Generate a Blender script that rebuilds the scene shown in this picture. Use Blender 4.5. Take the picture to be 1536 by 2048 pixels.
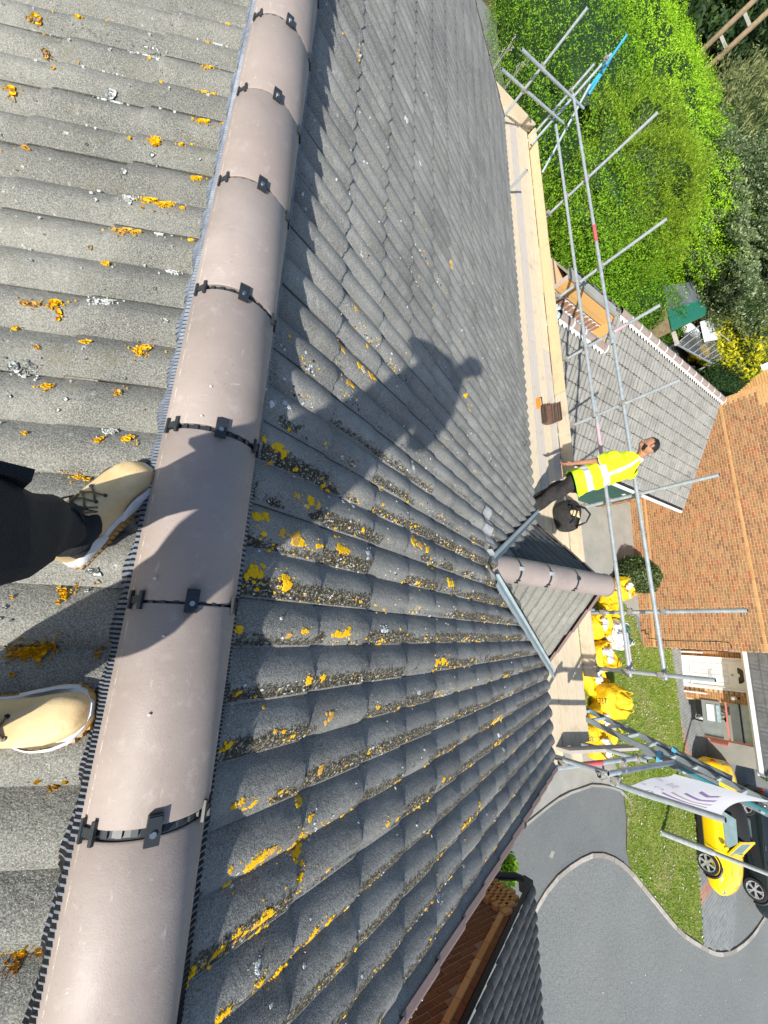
import bpy, bmesh, math, random
import numpy as np
from mathutils import Vector, Matrix
random.seed(7); rng = np.random.default_rng(7)
for o in list(bpy.data.objects): bpy.data.objects.remove(o)
SC = bpy.context.scene; COL = SC.collection
# ---------------------------------------------------------------- camera, sky, sun, exposure
# survey frame: origin at the camera, X down the front slope, Y along the ridge, Z up; everything is lifted by H at the end
H = 7.45; GZ = -7.45
F, CX, CY = 788.0, 768.0, 1024.0                      # focal length and centre of the 1536x2048 photograph
R = Matrix(((0.8345353, -0.1838312, -0.51938128), (0.03339782, 0.95783922, -0.28535698), (0.54994128, 0.22079427, 0.80549021)))
cam = bpy.data.cameras.new('camera'); cam.sensor_fit = 'VERTICAL'; cam.sensor_height = 24; cam.lens = 24 * F / 2048
cam.clip_start = 0.02; cam.clip_end = 2000
co = bpy.data.objects.new('camera', cam); COL.objects.link(co)
co.matrix_world = R.to_4x4(); SC.camera = co
SUN = Vector((0.600, 0.506, -0.620)).normalized()     # direction the light travels
W = bpy.data.worlds.new('World'); SC.world = W; W.use_nodes = True
wn = W.node_tree.nodes; wl = W.node_tree.links
sky = wn.new('ShaderNodeTexSky'); sky.sky_type = 'NISHITA'; sky.sun_disc = False
sky.sun_elevation = math.asin(-SUN.z); sky.sun_rotation = math.atan2(-SUN.x, -SUN.y)
wl.new(sky.outputs[0], wn['Background'].inputs[0]); wn['Background'].inputs[1].default_value = 0.115
sl = bpy.data.lights.new('sun', 'SUN'); sl.energy = 4.7; sl.angle = math.radians(0.7); sl.color = (1.0, 0.95, 0.87)
so = bpy.data.objects.new('sun', sl); COL.objects.link(so)
so.rotation_euler = SUN.to_track_quat('-Z', 'Y').to_euler()
SC.view_settings.view_transform = 'Standard'; SC.view_settings.look = 'None'
SC.view_settings.exposure = 0.58; SC.view_settings.gamma = 1.0; SC.view_settings.use_curve_mapping = False
# ---------------------------------------------------------------- survey helpers: a sight line through the photograph meets a known plane
def ray(u, v): return R @ Vector((u - CX, -(v - CY), -F))
def onz(u, v, z): d = ray(u, v); return d * (z / d.z)
def onx(u, v, x): d = ray(u, v); return d * (x / d.x)
def ony(u, v, y): d = ray(u, v); return d * (y / d.y)
def G(u, v, dz=0.0): return onz(u, v, GZ + dz)
def onplane(u, v, a, n): d = ray(u, v); return d * (a.dot(n) / d.dot(n))
# ---------------------------------------------------------------- mesh and object helpers
class MB:
    def __init__(s): s.v = []; s.f = []; s.m = []
    def add(s, vs, fs, m=0):
        b = len(s.v); s.v += [tuple(v) for v in vs]
        for f in fs: s.f.append(tuple(i + b for i in f)); s.m.append(m)
        return s
    def box(s, c, d, m=0, rot=None):
        hx, hy, hz = d[0]/2, d[1]/2, d[2]/2; c = Vector(c)
        vs = [Vector((x, y, z)) for x in (-hx, hx) for y in (-hy, hy) for z in (-hz, hz)]
        if rot is not None: vs = [rot @ v for v in vs]
        return s.add([v + c for v in vs], [(0,1,3,2),(4,6,7,5),(0,4,5,1),(2,3,7,6),(0,2,6,4),(1,5,7,3)], m)
    def beam(s, a, b, w, h, m=0, up=(0,0,1)):
        a, b = Vector(a), Vector(b); d = (b - a); L = d.length; d.normalize()
        x = d.cross(Vector(up)); x = x.normalized() if x.length > 1e-5 else Vector((1,0,0)); z = x.cross(d)
        return s.box((a + b) / 2, (w, L, h), m, Matrix((x, d, z)).transposed())
    def tube(s, pts, r, n=12, m=0, caps=True, close=False):
        pts = [Vector(p) for p in pts]; k = len(pts); rs = r if isinstance(r, (list, tuple)) else [r]*k
        b = len(s.v); ref = None
        for i, p in enumerate(pts):
            t = (pts[min(i+1, k-1)] - pts[max(i-1, 0)]).normalized()
            if ref is None: ref = t.orthogonal().normalized()
            ref = (ref - t * ref.dot(t)).normalized(); q = t.cross(ref)
            for j in range(n):
                a = 2*math.pi*j/n; s.v.append(tuple(p + (ref*math.cos(a) + q*math.sin(a)) * rs[i]))
        for i in range(k-1):
            for j in range(n):
                s.f.append((b+i*n+j, b+i*n+(j+1) % n, b+(i+1)*n+(j+1) % n, b+(i+1)*n+j)); s.m.append(m)
        if caps:
            s.f.append(tuple(b+j for j in reversed(range(n)))); s.m.append(m)
            s.f.append(tuple(b+(k-1)*n+j for j in range(n))); s.m.append(m)
        return s
    def grid(s, rows, m=0, close=False, flip=False):
        b = len(s.v); n = len(rows[0])
        for r in rows: s.v += [tuple(p) for p in r]
        for i in range(len(rows)-1):
            for j in range(n if close else n-1):
                q = (b+i*n+j, b+i*n+(j+1) % n, b+(i+1)*n+(j+1) % n, b+(i+1)*n+j)
                s.f.append(q[::-1] if flip else q); s.m.append(m(i, j) if callable(m) else m)
        return s
    def poly(s, pts, m=0): return s.add(pts, [tuple(range(len(pts)))], m)
    def prism(s, pts, z0, z1, m=0):
        n = len(pts); vs = [(p[0], p[1], z0) for p in pts] + [(p[0], p[1], z1) for p in pts]
        fs = [tuple(reversed(range(n))), tuple(range(n, 2*n))] + [(i, (i+1) % n, n+(i+1) % n, n+i) for i in range(n)]
        return s.add(vs, fs, m)
    def ball(s, c, r, nu=14, nv=9, m=0, fn=None):
        c = Vector(c); r = Vector((r, r, r)) if isinstance(r, (int, float)) else Vector(r); rows = []
        for i in range(nv+1):
            th = math.pi*i/nv; row = []
            for j in range(nu):
                ph = 2*math.pi*j/nu; d = Vector((math.sin(th)*math.cos(ph), math.sin(th)*math.sin(ph), math.cos(th)))
                p = Vector((d.x*r.x, d.y*r.y, d.z*r.z))
                if fn: p = fn(d, p)
                row.append(p + c)
            rows.append(row)
        return s.grid(rows, m, close=True, flip=True)
    def xform(s, M): s.v = [tuple(M @ Vector(v)) for v in s.v]; return s
    def mesh(s, name, mats, off=Vector((0,0,0)), smooth=False):
        me = bpy.data.meshes.new(name)
        me.from_pydata([(v[0]-off[0], v[1]-off[1], v[2]-off[2]) for v in s.v], [], s.f)
        for mt in (mats if isinstance(mats, (list, tuple)) else [mats]): me.materials.append(mt)
        if any(s.m): me.polygons.foreach_set('material_index', s.m)
        if smooth: me.polygons.foreach_set('use_smooth', [True]*len(me.polygons))
        if smooth and smooth is not True: me.set_sharp_from_angle(angle=math.radians(smooth))
        me.update(); return me
def link(name, me, parent=None):
    o = bpy.data.objects.new(name, me); COL.objects.link(o)
    if parent is not None: o.parent = parent
    return o
def origin(o):
    p = Vector((0,0,0))
    while o is not None: p = p + o.location; o = o.parent
    return p
def part(name, mb, mats, parent, smooth=False, local=False, **kw):   # mb in survey coordinates unless local
    o = link(name, mb.mesh(name, mats, Vector((0,0,0)) if local else origin(parent), smooth), parent)
    for k, v in kw.items(): o[k] = v
    return o
def tag(o, label, cat, group=None, kind=None):
    if label: o['label'] = label
    if cat: o['category'] = cat
    if group: o['group'] = group
    if kind: o['kind'] = kind
    return o
def thing(name, label, cat, loc=(0,0,0), rz=0.0, group=None):
    o = bpy.data.objects.new(name, None); COL.objects.link(o); o.location = loc; o.rotation_euler.z = rz
    o.empty_display_size = .2
    return tag(o, label, cat, group)
def solo(name, mb, mats, label, cat, group=None, smooth=False, kind=None):
    return tag(link(name, mb.mesh(name, mats, smooth=smooth)), label, cat, group, kind)
def structure(name, mb, mats, smooth=False):
    o = link(name, mb.mesh(name, mats, smooth=smooth)); o['kind'] = 'structure'; return o
def dup(o, parent=None):
    c = o.copy(); COL.objects.link(c)
    if parent is not None: c.parent = parent
    for ch in list(o.children): dup(ch, c)
    return c
def fast_mesh(name, v, f, mat):                        # v (N,3) floats, f (M,3|4) ints
    me = bpy.data.meshes.new(name); k = f.shape[1]
    me.vertices.add(len(v)); me.vertices.foreach_set('co', np.ascontiguousarray(v, np.float32).ravel())
    me.loops.add(f.size); me.loops.foreach_set('vertex_index', np.ascontiguousarray(f, np.int32).ravel())
    me.polygons.add(len(f)); me.polygons.foreach_set('loop_start', np.arange(0, f.size, k, dtype=np.int32))
    me.update(calc_edges=True); me.materials.append(mat); return me
# ---------------------------------------------------------------- materials
class NT:
    def __init__(s, name, rough=.8, metal=0.0, spec=.5):
        s.m = bpy.data.materials.new(name); s.m.use_nodes = True; s.t = s.m.node_tree; s.n = s.t.nodes
        s.b = s.n['Principled BSDF']; s.b.inputs['Roughness'].default_value = rough
        s.b.inputs['Metallic'].default_value = metal; s.b.inputs['Specular IOR Level'].default_value = spec
        s.geo = s.n.new('ShaderNodeNewGeometry'); s.pos = s.geo.outputs['Position']
    def L(s, a, b): s.t.links.new(a, b)
    def val(s, inp, v):
        if hasattr(v, 'is_linked') or isinstance(v, bpy.types.NodeSocket): s.L(v, inp)
        else: inp.default_value = v if not (isinstance(v, tuple) and len(v) == 3 and inp.type == 'RGBA') else (*v, 1)
    def noise(s, scale, detail=4, rough=.55, vec=None, dist=0.0):
        x = s.n.new('ShaderNodeTexNoise'); x.inputs['Scale'].default_value = scale; x.inputs['Detail'].default_value = detail
        x.inputs['Roughness'].default_value = rough; x.inputs['Distortion'].default_value = dist; s.L(vec or s.pos, x.inputs['Vector']); return x.outputs['Fac']
    def voro(s, scale, feature='F1', vec=None, out='Distance', rnd=1.0):
        x = s.n.new('ShaderNodeTexVoronoi'); x.feature = feature; x.inputs['Scale'].default_value = scale; x.inputs['Randomness'].default_value = rnd
        s.L(vec or s.pos, x.inputs['Vector']); return x.outputs[out]
    def scale(s, v3, vec=None):
        x = s.n.new('ShaderNodeVectorMath'); x.operation = 'MULTIPLY'; s.L(vec or s.pos, x.inputs[0]); x.inputs[1].default_value = v3; return x.outputs[0]
    def rng(s, v, a, b, c=0.0, d=1.0):
        x = s.n.new('ShaderNodeMapRange'); s.L(v, x.inputs[0])
        for i, q in enumerate((a, b, c, d)): x.inputs[i+1].default_value = q
        return x.outputs[0]
    def math(s, op, a, b=0.0):
        x = s.n.new('ShaderNodeMath'); x.operation = op; s.val(x.inputs[0], a); s.val(x.inputs[1], b); return x.outputs[0]
    def mix(s, f, a, b, mode='MIX'):
        x = s.n.new('ShaderNodeMix'); x.data_type = 'RGBA'; x.blend_type = mode
        s.val(x.inputs[0], f); s.val(x.inputs[6], a); s.val(x.inputs[7], b); return x.outputs[2]
    def sep(s, vec=None):
        x = s.n.new('ShaderNodeSeparateXYZ'); s.L(vec or s.pos, x.inputs[0]); return x.outputs
    def objrand(s): return s.n.new('ShaderNodeObjectInfo').outputs['Random']
    def island(s): return s.geo.outputs['Random Per Island']
    def ramp(s, v, stops):
        x = s.n.new('ShaderNodeValToRGB'); s.L(v, x.inputs[0]); e = x.color_ramp.elements
        while len(e) < len(stops): e.new(.5)
        for q, (p, c) in zip(e, stops): q.position = p; q.color = (*c, 1)
        return x.outputs[0]
    def bump(s, h, dist=.002, st=1.0):
        x = s.n.new('ShaderNodeBump'); x.inputs['Distance'].default_value = dist; x.inputs['Strength'].default_value = st; s.L(h, x.inputs['Height'])
        s.L(x.outputs[0], s.b.inputs['Normal']); return s
    def col(s, c): s.val(s.b.inputs['Base Color'], c); return s
    def rough(s, v): s.val(s.b.inputs['Roughness'], v); return s
def grainy(name, c1, c2, sc=8.0, fine=120.0, rough=.85, bump=.002, metal=0.0, spec=.4, amt=.35):
    n = NT(name, rough, metal, spec); a = n.rng(n.noise(sc), .3, .7); f = n.noise(fine, 3)
    c = n.mix(a, c1, c2); c = n.mix(n.rng(f, .3, .7, 0, amt), c, tuple(x*.45 for x in c1)); n.col(c)
    if bump: n.bump(n.math('ADD', f, n.noise(sc*2)), bump)
    return n.m
def plain(name, c, rough=.5, metal=0.0, spec=.5, var=.12, sc=6.0):
    n = NT(name, rough, metal, spec); n.col(n.mix(n.rng(n.noise(sc), .3, .7), tuple(x*(1-var) for x in c), tuple(min(1, x*(1+var)) for x in c))); return n.m
# ---------------------------------------------------------------- material library
def tile_mat(name, dark, light, speck, lich, warm, moss=.95, lap=.16):
    n = NT(name, .88, 0, .35)
    big = n.rng(n.noise(2.2, 5), .36, .66); mid = n.rng(n.noise(14, 5, .65), .35, .68); fine = n.noise(260, 3, .7)
    c = n.mix(big, dark, light); c = n.mix(n.rng(mid, 0, 1, 0, .6), c, tuple(x*.55 for x in light)); c = n.mix(n.rng(n.noise(5.5, 6, .7), .52, .72, 0, .55), c, tuple(min(1, x*1.35) for x in light))
    c = n.mix(n.rng(n.objrand(), 0, 1, 0, .22), c, tuple(x*.72 for x in dark))
    c = n.mix(n.rng(fine, .40, .62, 0, .48), c, tuple(min(1, x*2.1+.03) for x in light))         # bare aggregate
    c = n.mix(n.rng(n.noise(230, 2, .6), .58, .68, 0, .55), c, (.016, .018, .016))
    s = n.math('MULTIPLY', n.rng(n.voro(150), .10, .16, speck, 0), n.rng(n.noise(9), .42, .6))
    c = n.mix(s, c, (.62, .62, .58))
    c = n.mix(n.math('MULTIPLY', n.rng(n.noise(34, 4, .7), .62, .70, 0, lich), n.rng(n.noise(3.3), .45, .62)), c, (.50, .52, .47))
    c = n.mix(n.math('MULTIPLY', n.rng(n.noise(6.5, 6, .7), .56, .70, 0, warm), n.rng(n.noise(60), .35, .6)), c, (.16, .15, .085))
    at = n.n.new('ShaderNodeAttribute'); at.attribute_name = 'foot'; foot = at.outputs['Fac']
    x, y, z = n.sep(); reg = n.math('MULTIPLY', n.rng(y, 1.35, .25, .0, 1), n.rng(x, .1, .3, .25, 1)); reg = n.math('MAXIMUM', reg, n.rng(n.noise(.8, 2), .56, .72, 0, .6))
    ck = n.math('FLOOR', n.math('DIVIDE', n.math('SUBTRACT', n.math('DIVIDE', n.math('SUBTRACT', x, .14), .9041), .169), .331)); cj = n.math('FLOOR', n.math('DIVIDE', n.math('ADD', y, 1.37), .145))
    cv = n.n.new('ShaderNodeCombineXYZ'); n.L(ck, cv.inputs[0]); n.L(cj, cv.inputs[1]); wnz = n.n.new('ShaderNodeTexWhiteNoise'); wnz.noise_dimensions = '2D'; n.L(cv.outputs[0], wnz.inputs['Vector']); wr_ = wnz.outputs['Value']
    patch = n.math('MULTIPLY', n.math('MAXIMUM', n.rng(wr_, .22, .58), n.math('MULTIPLY', n.rng(n.noise(5, 3), .46, .6), .8)), reg)
    c = n.mix(n.rng(wr_, 0, .5, .20, 0), c, tuple(q*.48 for q in light)); c = n.mix(n.rng(wr_, .6, 1, 0, .12), c, tuple(min(1, q*1.3) for q in light))
    k = n.math('ADD', n.math('MULTIPLY', n.math('MULTIPLY', foot, patch), .70), n.math('MULTIPLY', n.noise(62, 5, .8), .7))
    mask = n.rng(k, .57, .63, 0, moss)
    mc = n.ramp(n.noise(105, 4, .8), [(.30, (.010, .010, .007)), (.46, (.026, .021, .013)), (.53, (.085, .068, .036)), (.575, (.16, .145, .09)), (.615, (.50, .51, .46)), (.69, (.76, .77, .73))])
    la = n.n.new('ShaderNodeAttribute'); la.attribute_name = 'lap'
    c = n.mix(n.math('MULTIPLY', la.outputs['Fac'], n.rng(n.noise(7, 4), .35, .65, lap*.2, lap)), c, (.022, .022, .019))
    c = n.mix(mask, c, mc)
    n.col(c); n.bump(n.math('ADD', n.math('ADD', n.math('MULTIPLY', fine, .7), n.math('MULTIPLY', n.noise(48, 4, .6), 1.3)), n.math('MULTIPLY', mask, 1.2)), .004, 1.0); return n.m
M = {}
M['tile'] = tile_mat('weathered_concrete_tile', (.078, .080, .076), (.262, .260, .238), 1.0, .8, .6)
M['tile_left'] = tile_mat('speckled_concrete_tile', (.068, .070, .063), (.205, .204, .178), 1.0, 1.0, .8, .7, .04)
M['tile_dark'] = tile_mat('dark_tile_and_slope_shade', (.035, .040, .041), (.095, .10, .098), .4, .35, .6)
M['tile_garage'] = tile_mat('grey_garage_tile', (.135, .132, .12), (.235, .23, .208), 1.0, .9, .25, .9, .95)
M['tile_pale'] = grainy('mortar_smeared_tile', (.36, .365, .35), (.52, .52, .50), 12, 120, .8)
n = NT('ridge_tile_concrete', .5, 0, .5)
c = n.mix(n.rng(n.noise(3), .3, .7), (.265, .222, .196), (.335, .285, .256)); c = n.mix(n.rng(n.noise(22, 5, .7), .56, .74, 0, .45), c, (.46, .41, .38))
c = n.mix(n.rng(n.objrand(), 0, 1, 0, .4), c, (.30, .24, .205))
sc_ = n.scale((3, 22, 3)); c = n.mix(n.rng(n.noise(5, 4, .6, sc_), .5, .8, 0, .25), c, (.25, .19, .165))
c = n.mix(n.rng(n.voro(55), .03, .05, .8, 0), c, (.05, .04, .035))
c = n.mix(n.rng(n.noise(38, 5, .8, n.scale((1, .25, 1))), .63, .72, 0, .5), c, (.56, .52, .49)); at = n.n.new('ShaderNodeAttribute'); at.attribute_name = 'arc'; ar = at.outputs['Fac']
ln = n.math('MULTIPLY', n.rng(n.math('ABSOLUTE', n.math('SUBTRACT', n.math('ADD', ar, n.math('MULTIPLY', n.noise(9, 3), .05)), 1.20)), .010, .022, 1, 0), n.rng(n.noise(26, 4, .8, n.scale((0, 1, 0))), .46, .56))
c = n.mix(n.math('MULTIPLY', ln, .75), c, (.62, .55, .47))
c = n.mix(n.rng(n.noise(1.9, 5, .7), .54, .70, 0, .45), c, (.20, .165, .145)); c = n.mix(n.rng(n.noise(70, 4, .85), .60, .70, 0, .5), c, (.19, .15, .13))
c = n.mix(n.rng(n.noise(13, 6, .8, None, 1.5), .64, .70, 0, .6), c, (.55, .50, .46))
n.col(c); n.rough(n.rng(n.noise(6, 4), .3, .7, .48, .72)); n.bump(n.math('ADD', n.noise(300, 3), n.noise(40, 4, .7)), .0006, .7); M['ridge'] = n.m
M['ridge_dark'] = grainy('dark_brown_ridge_tile', (.12, .065, .04), (.19, .11, .075), 9, 140, .8)
M['ridge_old'] = grainy('weathered_ridge_tile', (.26, .20, .165), (.36, .30, .26), 9, 140, .85)
M['verge'] = grainy('brown_plastic_verge', (.20, .135, .12), (.24, .165, .15), 5, 160, .5, .0006)
M['clip'] = plain('black_clip_plastic', (.022, .027, .032), .42)
M['black'] = plain('black_plastic', (.014, .014, .016), .45)
M['void'] = grainy('dark_underlay', (.012, .012, .012), (.022, .02, .02), 30, 200, .95)
M['steel'] = plain('bright_screw_steel', (.55, .55, .55), .3, 1.0)
n = NT('pleated_aluminium', .4, .2, .5); n.col(n.mix(n.rng(n.noise(40), .3, .7), (.11, .13, .165), (.20, .235, .285))); M['pleat'] = n.m
M['lead'] = grainy('grey_lead', (.30, .34, .36), (.46, .50, .53), 14, 90, .5, .003)
M['grp'] = plain('grey_green_valley_trough', (.30, .365, .375), .45)
M['mortar'] = grainy('pale_mortar', (.62, .60, .57), (.78, .76, .73), 20, 140, .9)
M['stain'] = grainy('yellowed_bedding', (.50, .42, .20), (.62, .55, .34), 25, 140, .85)
M['lichen'] = grainy('orange_lichen', (.78, .42, .008), (.88, .56, .015), 60, 260, .95, .002, 0, .2, .28)
M['lichen_pale'] = grainy('ochre_lichen', (.60, .32, .05), (.72, .46, .10), 60, 260, .95, .002, 0, .2, .35)
M['lichen_white'] = grainy('white_lichen', (.52, .55, .53), (.80, .82, .80), 60, 200, .95, .003, 0, .2, .5)
M['moss'] = grainy('black_moss', (.018, .017, .012), (.075, .066, .038), 70, 300, 1.0, .006, 0, .1, .6)
def board_mat(name, c1, c2):
    n = NT(name, .8, 0, .3); v = n.scale((30, 1.6, 30)); g = n.noise(3, 6, .65, v, 1.2)
    c = n.mix(n.rng(g, .3, .7), c1, c2); c = n.mix(n.rng(n.objrand(), 0, 1, 0, .5), c, tuple(x*.8 for x in c2))
    c = n.mix(n.rng(n.noise(4, 4), .58, .75, 0, .5), c, (.33, .28, .22)); n.col(c); n.bump(g, .002); return n.m
M['board'] = board_mat('pale_scaffold_board', (.45, .36, .23), (.70, .61, .46))
M['toe'] = board_mat('orange_toe_board', (.58, .40, .21), (.73, .57, .35))
M['board_grey'] = board_mat('greyed_scaffold_board', (.40, .36, .31), (.54, .50, .45))
n = NT('galvanised_tube', .42, .45, .5); c = n.mix(n.rng(n.noise(9, 5, .7), .3, .7), (.36, .41, .43), (.56, .61, .62)); c = n.mix(n.rng(n.noise(60, 3), .6, .75, 0, .4), c, (.30, .26, .22)); n.col(c); M['tube'] = n.m
M['tube_dark'] = plain('dull_ladder_aluminium', (.20, .235, .25), .42, .3)
M['rung'] = plain('ladder_rung_aluminium', (.42, .48, .49), .4, .3)
M['tube_blue'] = plain('blue_painted_tube', (.05, .36, .56), .45, 0)
M['tube_red'] = plain('red_painted_band', (.62, .10, .12), .5, 0)
M['tube_pink'] = plain('faded_pink_paint', (.50, .36, .40), .6, 0)
M['coupler'] = grainy('rusty_coupler', (.34, .33, .30), (.46, .42, .36), 40, 150, .5, .001, .4)
M['teal'] = plain('teal_ladder_strip', (.02, .20, .23), .45)
M['rope'] = plain('blue_cord', (.10, .35, .50), .7)
# brick
def brick_mat(name, cols, grain=.35):
    n = NT(name, .9, 0, .25); c = n.ramp(n.objrand(), cols); c2 = n.ramp(n.island(), cols)
    n.col(n.mix(n.rng(n.noise(55, 4, .7), .4, .7, 0, grain), n.mix(.5, c, c2, 'MIX') if False else c2, (.10, .06, .04))); n.bump(n.noise(160, 3), .002)
    return n
stops = [(0, (.44, .15, .06)), (.16, (.25, .125, .065)), (.36, (.43, .235, .095)), (.54, (.31, .185, .085)), (.72, (.48, .20, .085)), (.86, (.48, .27, .115)), (1, (.35, .18, .09))]
def brick_pair(name, st, grain=.35):
    out = []
    for src in ('objrand', 'island'):
        n = NT(name + '_' + src, .9, 0, .25); c = n.ramp(getattr(n, src)(), st)
        n.col(n.mix(n.rng(n.noise(55, 4, .7), .4, .7, 0, grain), c, (.10, .06, .04))); n.bump(n.noise(160, 3), .002); out.append(n.m)
    return out
M['brick'], M['brick_field'] = brick_pair('multi_stock_brick', stops)
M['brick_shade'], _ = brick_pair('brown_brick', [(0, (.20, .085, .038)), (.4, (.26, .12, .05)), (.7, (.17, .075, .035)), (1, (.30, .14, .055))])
M['brick_buff'], M['brick_buff_field'] = brick_pair('buff_orange_brick', [(0, (.62, .34, .12)), (.5, (.68, .40, .16)), (1, (.58, .30, .10))], .2)
M['joint'] = grainy('buff_mortar_joint', (.66, .43, .23), (.76, .53, .31), 10, 120, .95)
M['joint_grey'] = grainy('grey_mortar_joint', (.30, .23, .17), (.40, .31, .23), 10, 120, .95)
# ground
n = NT('road_asphalt', .85, 0, .35); c = n.mix(n.rng(n.noise(.5, 6, .6), .35, .65), (.125, .137, .137), (.165, .175, .172)); c = n.mix(n.rng(n.noise(32, 5, .85), .42, .66, 0, .75), c, (.33, .345, .33)); c = n.mix(n.rng(n.noise(24, 4, .8), .56, .72, 0, .6), c, (.06, .066, .066)); c = n.mix(n.rng(n.noise(2.2, 6, .75), .60, .74, 0, .35), c, (.30, .30, .27))
c = n.mix(n.rng(n.noise(.23, 4), .55, .7, 0, .35), c, (.19, .185, .165)); c = n.mix(n.rng(n.noise(11, 6, .9), .46, .62, 0, .45), c, (.30, .315, .30)); c = n.mix(n.rng(n.noise(13, 6, .9), .50, .66, 0, .5), c, (.05, .056, .056)); n.col(c); n.bump(n.noise(22, 5, .85), .02); M['asphalt'] = n.m
n = NT('drive_asphalt', .9, 0, .3); c = n.mix(n.rng(n.noise(.6, 6, .6), .35, .65), (.118, .13, .132), (.15, .16, .158)); c = n.mix(n.rng(n.noise(45, 5, .85), .45, .68, 0, .6), c, (.235, .25, .24)); c = n.mix(n.rng(n.noise(1.7, 6, .7), .6, .75, 0, .4), c, (.25, .25, .225)); c = n.mix(n.rng(n.noise(15, 6, .9), .46, .64, 0, .35), c, (.23, .24, .235)); c = n.mix(n.rng(n.noise(3.5, 5, .7), .58, .72, 0, .4), c, (.085, .09, .09)); n.col(c); n.bump(n.noise(28, 5, .85), .012); M['drive'] = n.m
n = NT('mown_lawn', .95, 0, .2); c = n.mix(n.rng(n.noise(1.3, 5, .7), .36, .62), (.14, .225, .022), (.30, .335, .075)); c = n.mix(n.rng(n.noise(30, 4, .8), .45, .7, 0, .6), c, (.08, .15, .014)); c = n.mix(n.rng(n.noise(.55, 3), .52, .70, 0, .7), c, (.40, .35, .17)); n.col(c); n.bump(n.noise(60, 4, .8), .03); M['lawn'] = n.m
M['concrete'] = grainy('old_concrete', (.30, .30, .265), (.40, .39, .345), 1.6, 60, .9, .004)
n = NT('pale_kerb', .9, 0, .3); c = n.mix(n.objrand(), (.27, .25, .215), (.47, .44, .385)); c = n.mix(n.rng(n.noise(14, 5, .8), .45, .65, 0, .6), c, (.20, .185, .155)); n.col(c); n.bump(n.noise(60, 3), .004); M['kerb'] = n.m
M['soil'] = grainy('garden_soil', (.10, .075, .05), (.20, .16, .10), 3, 50, .95, .02)
M['paver'] = grainy('grey_paver', (.20, .215, .215), (.285, .30, .295), 3, 90, .85, .002)
M['paver_red'] = grainy('red_paver', (.36, .18, .13), (.44, .25, .19), 3, 90, .85, .002)
# paints, cloth, skin
def leaf_mat(name, stops, rough=.6, trans=.34):
    n = NT(name, rough, 0, .35); c = n.ramp(n.island(), stops); n.col(c)
    d = n.n.new('ShaderNodeBsdfTranslucent'); n.L(c, d.inputs[0]); x = n.n.new('ShaderNodeMixShader'); x.inputs[0].default_value = trans
    n.L(n.b.outputs[0], x.inputs[1]); n.L(d.outputs[0], x.inputs[2]); n.L(x.outputs[0], n.n['Material Output'].inputs[0]); return n.m
M['white'] = plain('white_upvc', (.73, .74, .75), .35, var=.03)
M['glass_dark'] = plain('dark_glazing', (.02, .024, .026), .08)
M['glass'] = plain('blue_grey_glass', (.20, .29, .31), .12, 0, .6)
M['green_paint'] = grainy('green_door_paint', (.022, .085, .070), (.035, .115, .095), 3, 40, .5, .001)
M['yellow_bag'] = grainy('yellow_bag_plastic', (.76, .44, .004), (.86, .55, .008), 5, 22, .55, .022, 0, .4, .14)
M['white_bag'] = grainy('white_bag_plastic', (.62, .62, .58), (.80, .80, .78), 5, 22, .5, .022, 0, .5, .1)
M['print_black'] = plain('black_print', (.02, .02, .02), .6)
M['print_green'] = grainy('green_print', (.01, .10, .09), (.02, .18, .16), 12, 60, .5)
M['hivis'] = grainy('hi_vis_yellow', (.62, .82, .012), (.70, .90, .02), 14, 90, .7, .003, 0, .3, .08)
M['hivis_green'] = plain('hi_vis_lining', (.25, .72, .03), .7)
M['reflect'] = plain('silver_reflective_tape', (.52, .57, .62), .35, .1)
M['denim'] = grainy('black_work_cloth', (.013, .014, .016), (.028, .029, .031), 9, 300, .9, .003)
M['denim_worker'] = grainy('worn_black_trousers', (.020, .019, .020), (.05, .047, .046), 16, 220, .9, .004)
M['skin'] = grainy('brown_skin', (.33, .155, .085), (.40, .20, .115), 12, 160, .55, .001, 0, .4, .1)
M['hair'] = grainy('black_hair', (.006, .006, .006), (.018, .016, .015), 60, 300, .55, .004)
M['collar'] = plain('grey_cloth', (.50, .53, .55), .8)
n = NT('tan_nubuck', .75, 0, .3); c = n.mix(n.rng(n.noise(11, 5, .65), .32, .68), (.66, .46, .215), (.78, .62, .36)); c = n.mix(n.rng(n.noise(30, 5, .75), .57, .72, 0, .55), c, (.80, .72, .55)); c = n.mix(n.rng(n.noise(17, 4, .7), .6, .76, 0, .5), c, (.36, .20, .07)); n.col(c); n.bump(n.noise(150, 3), .0005); M['nubuck'] = n.m
M['gum'] = grainy('gum_rubber', (.42, .235, .07), (.52, .31, .11), 12, 120, .7, .001)
M['midsole'] = grainy('white_midsole', (.62, .65, .66), (.76, .78, .78), 18, 120, .6, .001, 0, .4, .12)
M['lace'] = grainy('brown_lace', (.13, .085, .045), (.30, .21, .11), 90, 300, .9, .001)
M['car_yellow'] = plain('yellow_car_paint', (.84, .56, .004), .16, 0, .6, .02)
M['car_black'] = plain('black_car_paint', (.010, .017, .019), .12, 0, .6, .02)
M['hood'] = grainy('black_soft_top', (.012, .013, .014), (.02, .021, .022), 20, 200, .85)
M['tyre'] = grainy('tyre_rubber', (.014, .014, .015), (.026, .026, .027), 20, 200, .8)
M['alloy'] = plain('silver_alloy', (.62, .63, .64), .28, .6)
M['red_lens'] = plain('red_tail_lens', (.45, .01, .01), .2)
M['chrome'] = plain('chrome', (.7, .7, .7), .12, .9)
M['banner'] = leaf_mat('white_banner_sheet', [(0, (.74, .75, .80)), (1, (.76, .77, .82))], .55, .55)
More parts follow.
